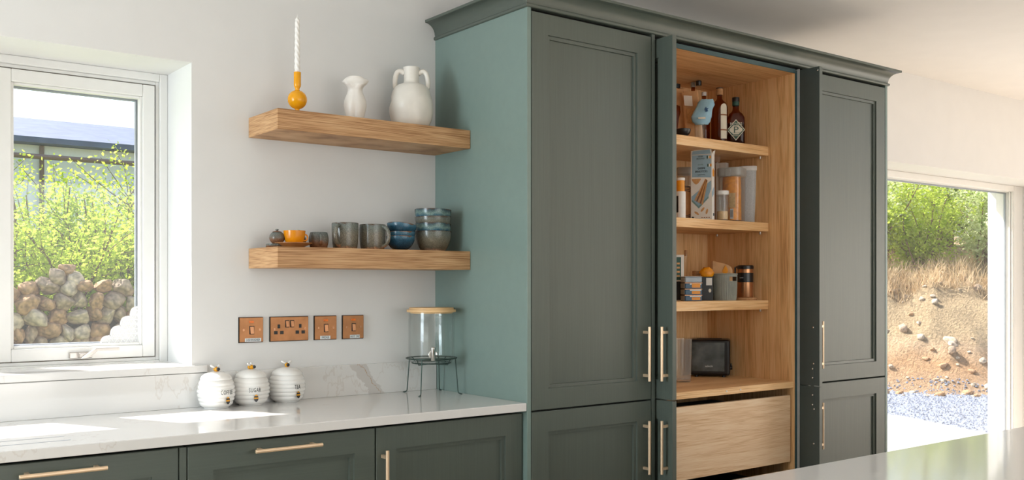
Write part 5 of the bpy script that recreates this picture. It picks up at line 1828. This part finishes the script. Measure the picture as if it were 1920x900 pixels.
def shrub_meshes(seed, hgt, wid, n_br, n_leaf, leaf, up=.6, low=0.05):
    rnd = random.Random(seed)
    st, lf = MB(), MB()
    tips = []
    for b_ in range(n_br):
        a = rnd.uniform(0, 6.283)
        lean = rnd.uniform(.1, 1.0)
        p0 = Vector((rnd.gauss(0, .06) * wid, rnd.gauss(0, .06) * wid, -.05))
        pts = [p0]
        d = Vector((math.cos(a) * lean * wid / hgt, math.sin(a) * lean * wid / hgt, 1)).normalized()
        L_ = hgt * rnd.uniform(.65, 1.05)
        for s_ in range(6):
            d = (d + Vector((rnd.gauss(0, .16), rnd.gauss(0, .16), rnd.gauss(0, .10)))).normalized()
            pts.append(pts[-1] + d * L_ / 6)
        st.tube(pts, [.018 * hgt * (1 - i / 7.5) * .55 for i in range(7)], 5)
        for tw in range(7):
            i = rnd.randint(1, 5)
            q0 = pts[i].lerp(pts[i + 1], rnd.random())
            dd_ = (d + Vector((rnd.gauss(0, .8), rnd.gauss(0, .8), rnd.gauss(.1, .5)))).normalized()
            ql = [q0]
            for s_ in range(3):
                dd_ = (dd_ + Vector((rnd.gauss(0, .25), rnd.gauss(0, .25), rnd.gauss(0, .2)))).normalized()
                ql.append(ql[-1] + dd_ * hgt * .085 * rnd.uniform(.6, 1.4))
            st.tube(ql, [.0045 * hgt * .55, .0035 * hgt * .5, .0028 * hgt * .5, .0015 * hgt * .5], 4)
            tips.append(ql)
    for i in range(n_leaf):
        ql = rnd.choice(tips)
        j = rnd.randint(0, 2)
        c_ = ql[j].lerp(ql[j + 1], rnd.random()) + Vector((rnd.gauss(0, 1), rnd.gauss(0, 1), rnd.gauss(0, 1))) * leaf * 1.7
        if c_.z < low: continue
        a = Vector((rnd.gauss(0, 1), rnd.gauss(0, 1), rnd.gauss(0, .6))).normalized()
        b_ = a.cross(Vector((rnd.gauss(0, 1), rnd.gauss(0, 1), rnd.gauss(0, 1)))).normalized()
        s_ = leaf * rnd.uniform(.6, 1.25)
        lf.add([c_ - a * s_ * .6, c_ + b_ * s_ * .38, c_ + a * s_ * .7, c_ - b_ * s_ * .38], [(0, 1, 2, 3)])
    return st, lf


def shrub(name, label, cat, loc, seed, hgt, wid, n_br, n_leaf, leaf, mat, group=None, **kw):
    t = thing(name, label, cat, loc, 0, group)
    st, lf = shrub_meshes(seed, hgt, wid, n_br, n_leaf, leaf, **kw)
    part('stems', st, 'bark', t, smooth=60)
    me = bpy.data.meshes.new('foliage')
    me.from_pydata(lf.v, [], lf.f)
    f_ = link('foliage', me, mat, t)
    f_['kind'] = 'stuff'
    return t


for i, (q, l, h, mat, lab) in enumerate(((2.9, -1.3, 2.0, 'leaf_soft', 'pale green shrub on the bank behind the tall cabinet edge'), (2.7, -.35, 1.6, 'leaf_spring', 'bright green shrub low on the middle of the bank'), (3.0, .55, 1.9, 'leaf_soft', 'pale twiggy green shrub on the bank towards the door jamb'), (3.2, 1.5, 2.2, 'leaf_deep', 'deep green shrub on the bank beside the door jamb'), (4.6, -.9, 2.6, 'leaf_spring', 'tall spring green shrub at the back of the bank'), (4.8, .7, 2.7, 'leaf_deep', 'tall deep green shrub at the back of the bank'), (6.0, -.1, 3.6, 'leaf_soft', 'tallest pale green shrub furthest up the bank'), (6.2, 1.9, 3.4, 'leaf_soft', 'pale tall shrub far up the bank behind the deep green one'))):
    shrub('bank_shrub', lab, 'shrub', bank_p(q, l), 40 + i, h, h * .62, 15, 11000, .046, mat, 'shrubs on the earth bank')

# dry stone wall (left view): every stone its own part
YS = 7.0
t = thing('dry_stone_wall', 'dry stone boundary wall of rounded fieldstones outside the kitchen window', 'stone wall', (.3, YS, GZ))
o = t.location
part('core', MB(o).box(-2.2, 3.0, YS + .10, YS + .34, GZ, 1.0), 'wall_core', t)
rnd = random.Random(21)
z = GZ + .07
rows = []
rowh = [.18, .15, .13, .10, .09, .09, .10, .13, .15, .15, .15, .13]
zc_ = GZ
cnt = 0
for ri, rh in enumerate(rowh):
    x = -2.3 + rnd.uniform(0, .2)
    flatrow = 3 <= ri <= 6
    while x < 3.0:
        wd = rnd.uniform(.14, .30) if flatrow else rnd.uniform(.11, .23)
        vis = -1.3 < x < 1.9
        if vis or ri < 20:
            if vis or rnd.random() < 1:
                hh_ = rh * rnd.uniform(.85, 1.30)
                bump = .05 * math.sin(x * 2.3 + 1.0)
                top_row = ri == len(rowh) - 1
                if not (top_row and rnd.random() < .35 and not (.15 < x < .6)) and cnt < 300 and (vis or ri > 4):
                    me = ROCKS[rnd.randint(0, 8)]
                    st_ = link('stone', me, None, t, (x + wd / 2 - o.x, YS + rnd.uniform(-.05, .05) - o.y, zc_ + rh / 2 + rnd.uniform(-.02, .02) + bump * (ri / 10) - o.z), (rnd.uniform(-.2, .2), rnd.uniform(-.30, .30) * (.3 if flatrow else 1), rnd.choice((0, 3.14)) + rnd.uniform(-.3, .3)))
                    st_.scale = (wd * .60, .16, hh_ * .62)
                    cnt += 1
        x += wd * .98
    zc_ += rh * .93
for i, (x, z_, s_) in enumerate(((.10, 1.42, .11), (.25, 1.40, .10), (.18, 1.50, .08), (-.03, 1.36, .08))):
    st_ = link('stone', ROCKS[i * 2], None, t, (x - o.x, YS - o.y, z_ - o.z), (rnd.uniform(-.2, .2), rnd.uniform(-.3, .3), rnd.uniform(0, 6)))
    st_.scale = (s_ * 1.25, s_ * 1.1, s_ * .85)

# hawthorn bushes over the wall
for i, (x, y, h, wd, nl_, mat, lab) in enumerate(((-.55, 8.3, 3.05, 1.5, 15000, 'leaf_spring', 'spring green hawthorn bush behind the wall near the window mullion'), (.25, 8.6, 2.85, 1.5, 18000, 'leaf_spring', 'broad spring green hawthorn bush behind the middle of the stone wall'), (.85, 8.6, 2.65, 1.1, 14000, 'leaf_spring', 'bright low hawthorn bush leaning over the stone wall'), (1.35, 8.5, 3.25, 1.2, 16000, 'leaf_spring', 'tall upright hawthorn bush behind the stone wall'), (2.3, 8.4, 3.0, 1.4, 6000, 'leaf_spring', 'hawthorn bush behind the far end of the stone wall'), (.0, 9.4, 2.3, 1.8, 12000, 'leaf_deep', 'dark leafy undergrowth bush behind the hawthorns'), (1.3, 9.6, 2.3, 1.8, 12000, 'leaf_deep', 'dark leafy undergrowth bush below the house gable'))):
    shrub('hawthorn_bush', lab, 'bush', (x, y, GZ), 90 + i, h, wd, 20, nl_, .040, mat, 'bushes behind the stone wall', low=1.0)

# neighbouring house behind
hs = thing('neighbour_house', 'white rendered house with grey slate roof behind the hawthorn bushes', 'house', (1.0, 22, GZ))
o = hs.location
part('wall', MB(o).box(-8, 12, 20, 27, GZ, 4.42), 'house_render', hs)
part('roof', MB(o).add([(-8.4, 19.6, 4.55), (12.4, 19.6, 4.55), (12.4, 23.5, 5.55), (-8.4, 23.5, 5.55), (-8.4, 27.4, 4.55), (12.4, 27.4, 4.55), (-8.4, 19.6, 4.43), (12.4, 19.6, 4.43), (12.4, 27.4, 4.43), (-8.4, 27.4, 4.43)],
                       [(0, 1, 2, 3), (3, 2, 5, 4), (6, 9, 8, 7), (0, 6, 7, 1), (4, 5, 8, 9), (1, 7, 8, 5, 2), (0, 3, 4, 9, 6)]), 'house_roof', hs)
part('gutter', MB(o).tube([(-8.4, 19.55, 4.12), (12.4, 19.55, 4.12)], .055, 8), 'gutter_brown', hs)
part('downpipe', MB(o).tube([(2.55, 19.9, 4.4), (2.55, 19.9, 0)], .05, 8), 'gutter_brown', hs)
for x0_, x1_w in ((-1.2, 1.75), (4.5, 6.5)):
    wn = part('window', ring_frame(MB(o), x0_, x1_w, 2.3, 3.75, .07, 19.9, 20.02), 'house_render', hs)
    part('window_pane', MB(o).box(x0_ + .07, x1_w - .07, 19.95, 19.98, 2.37, 3.68), 'house_glass', wn)
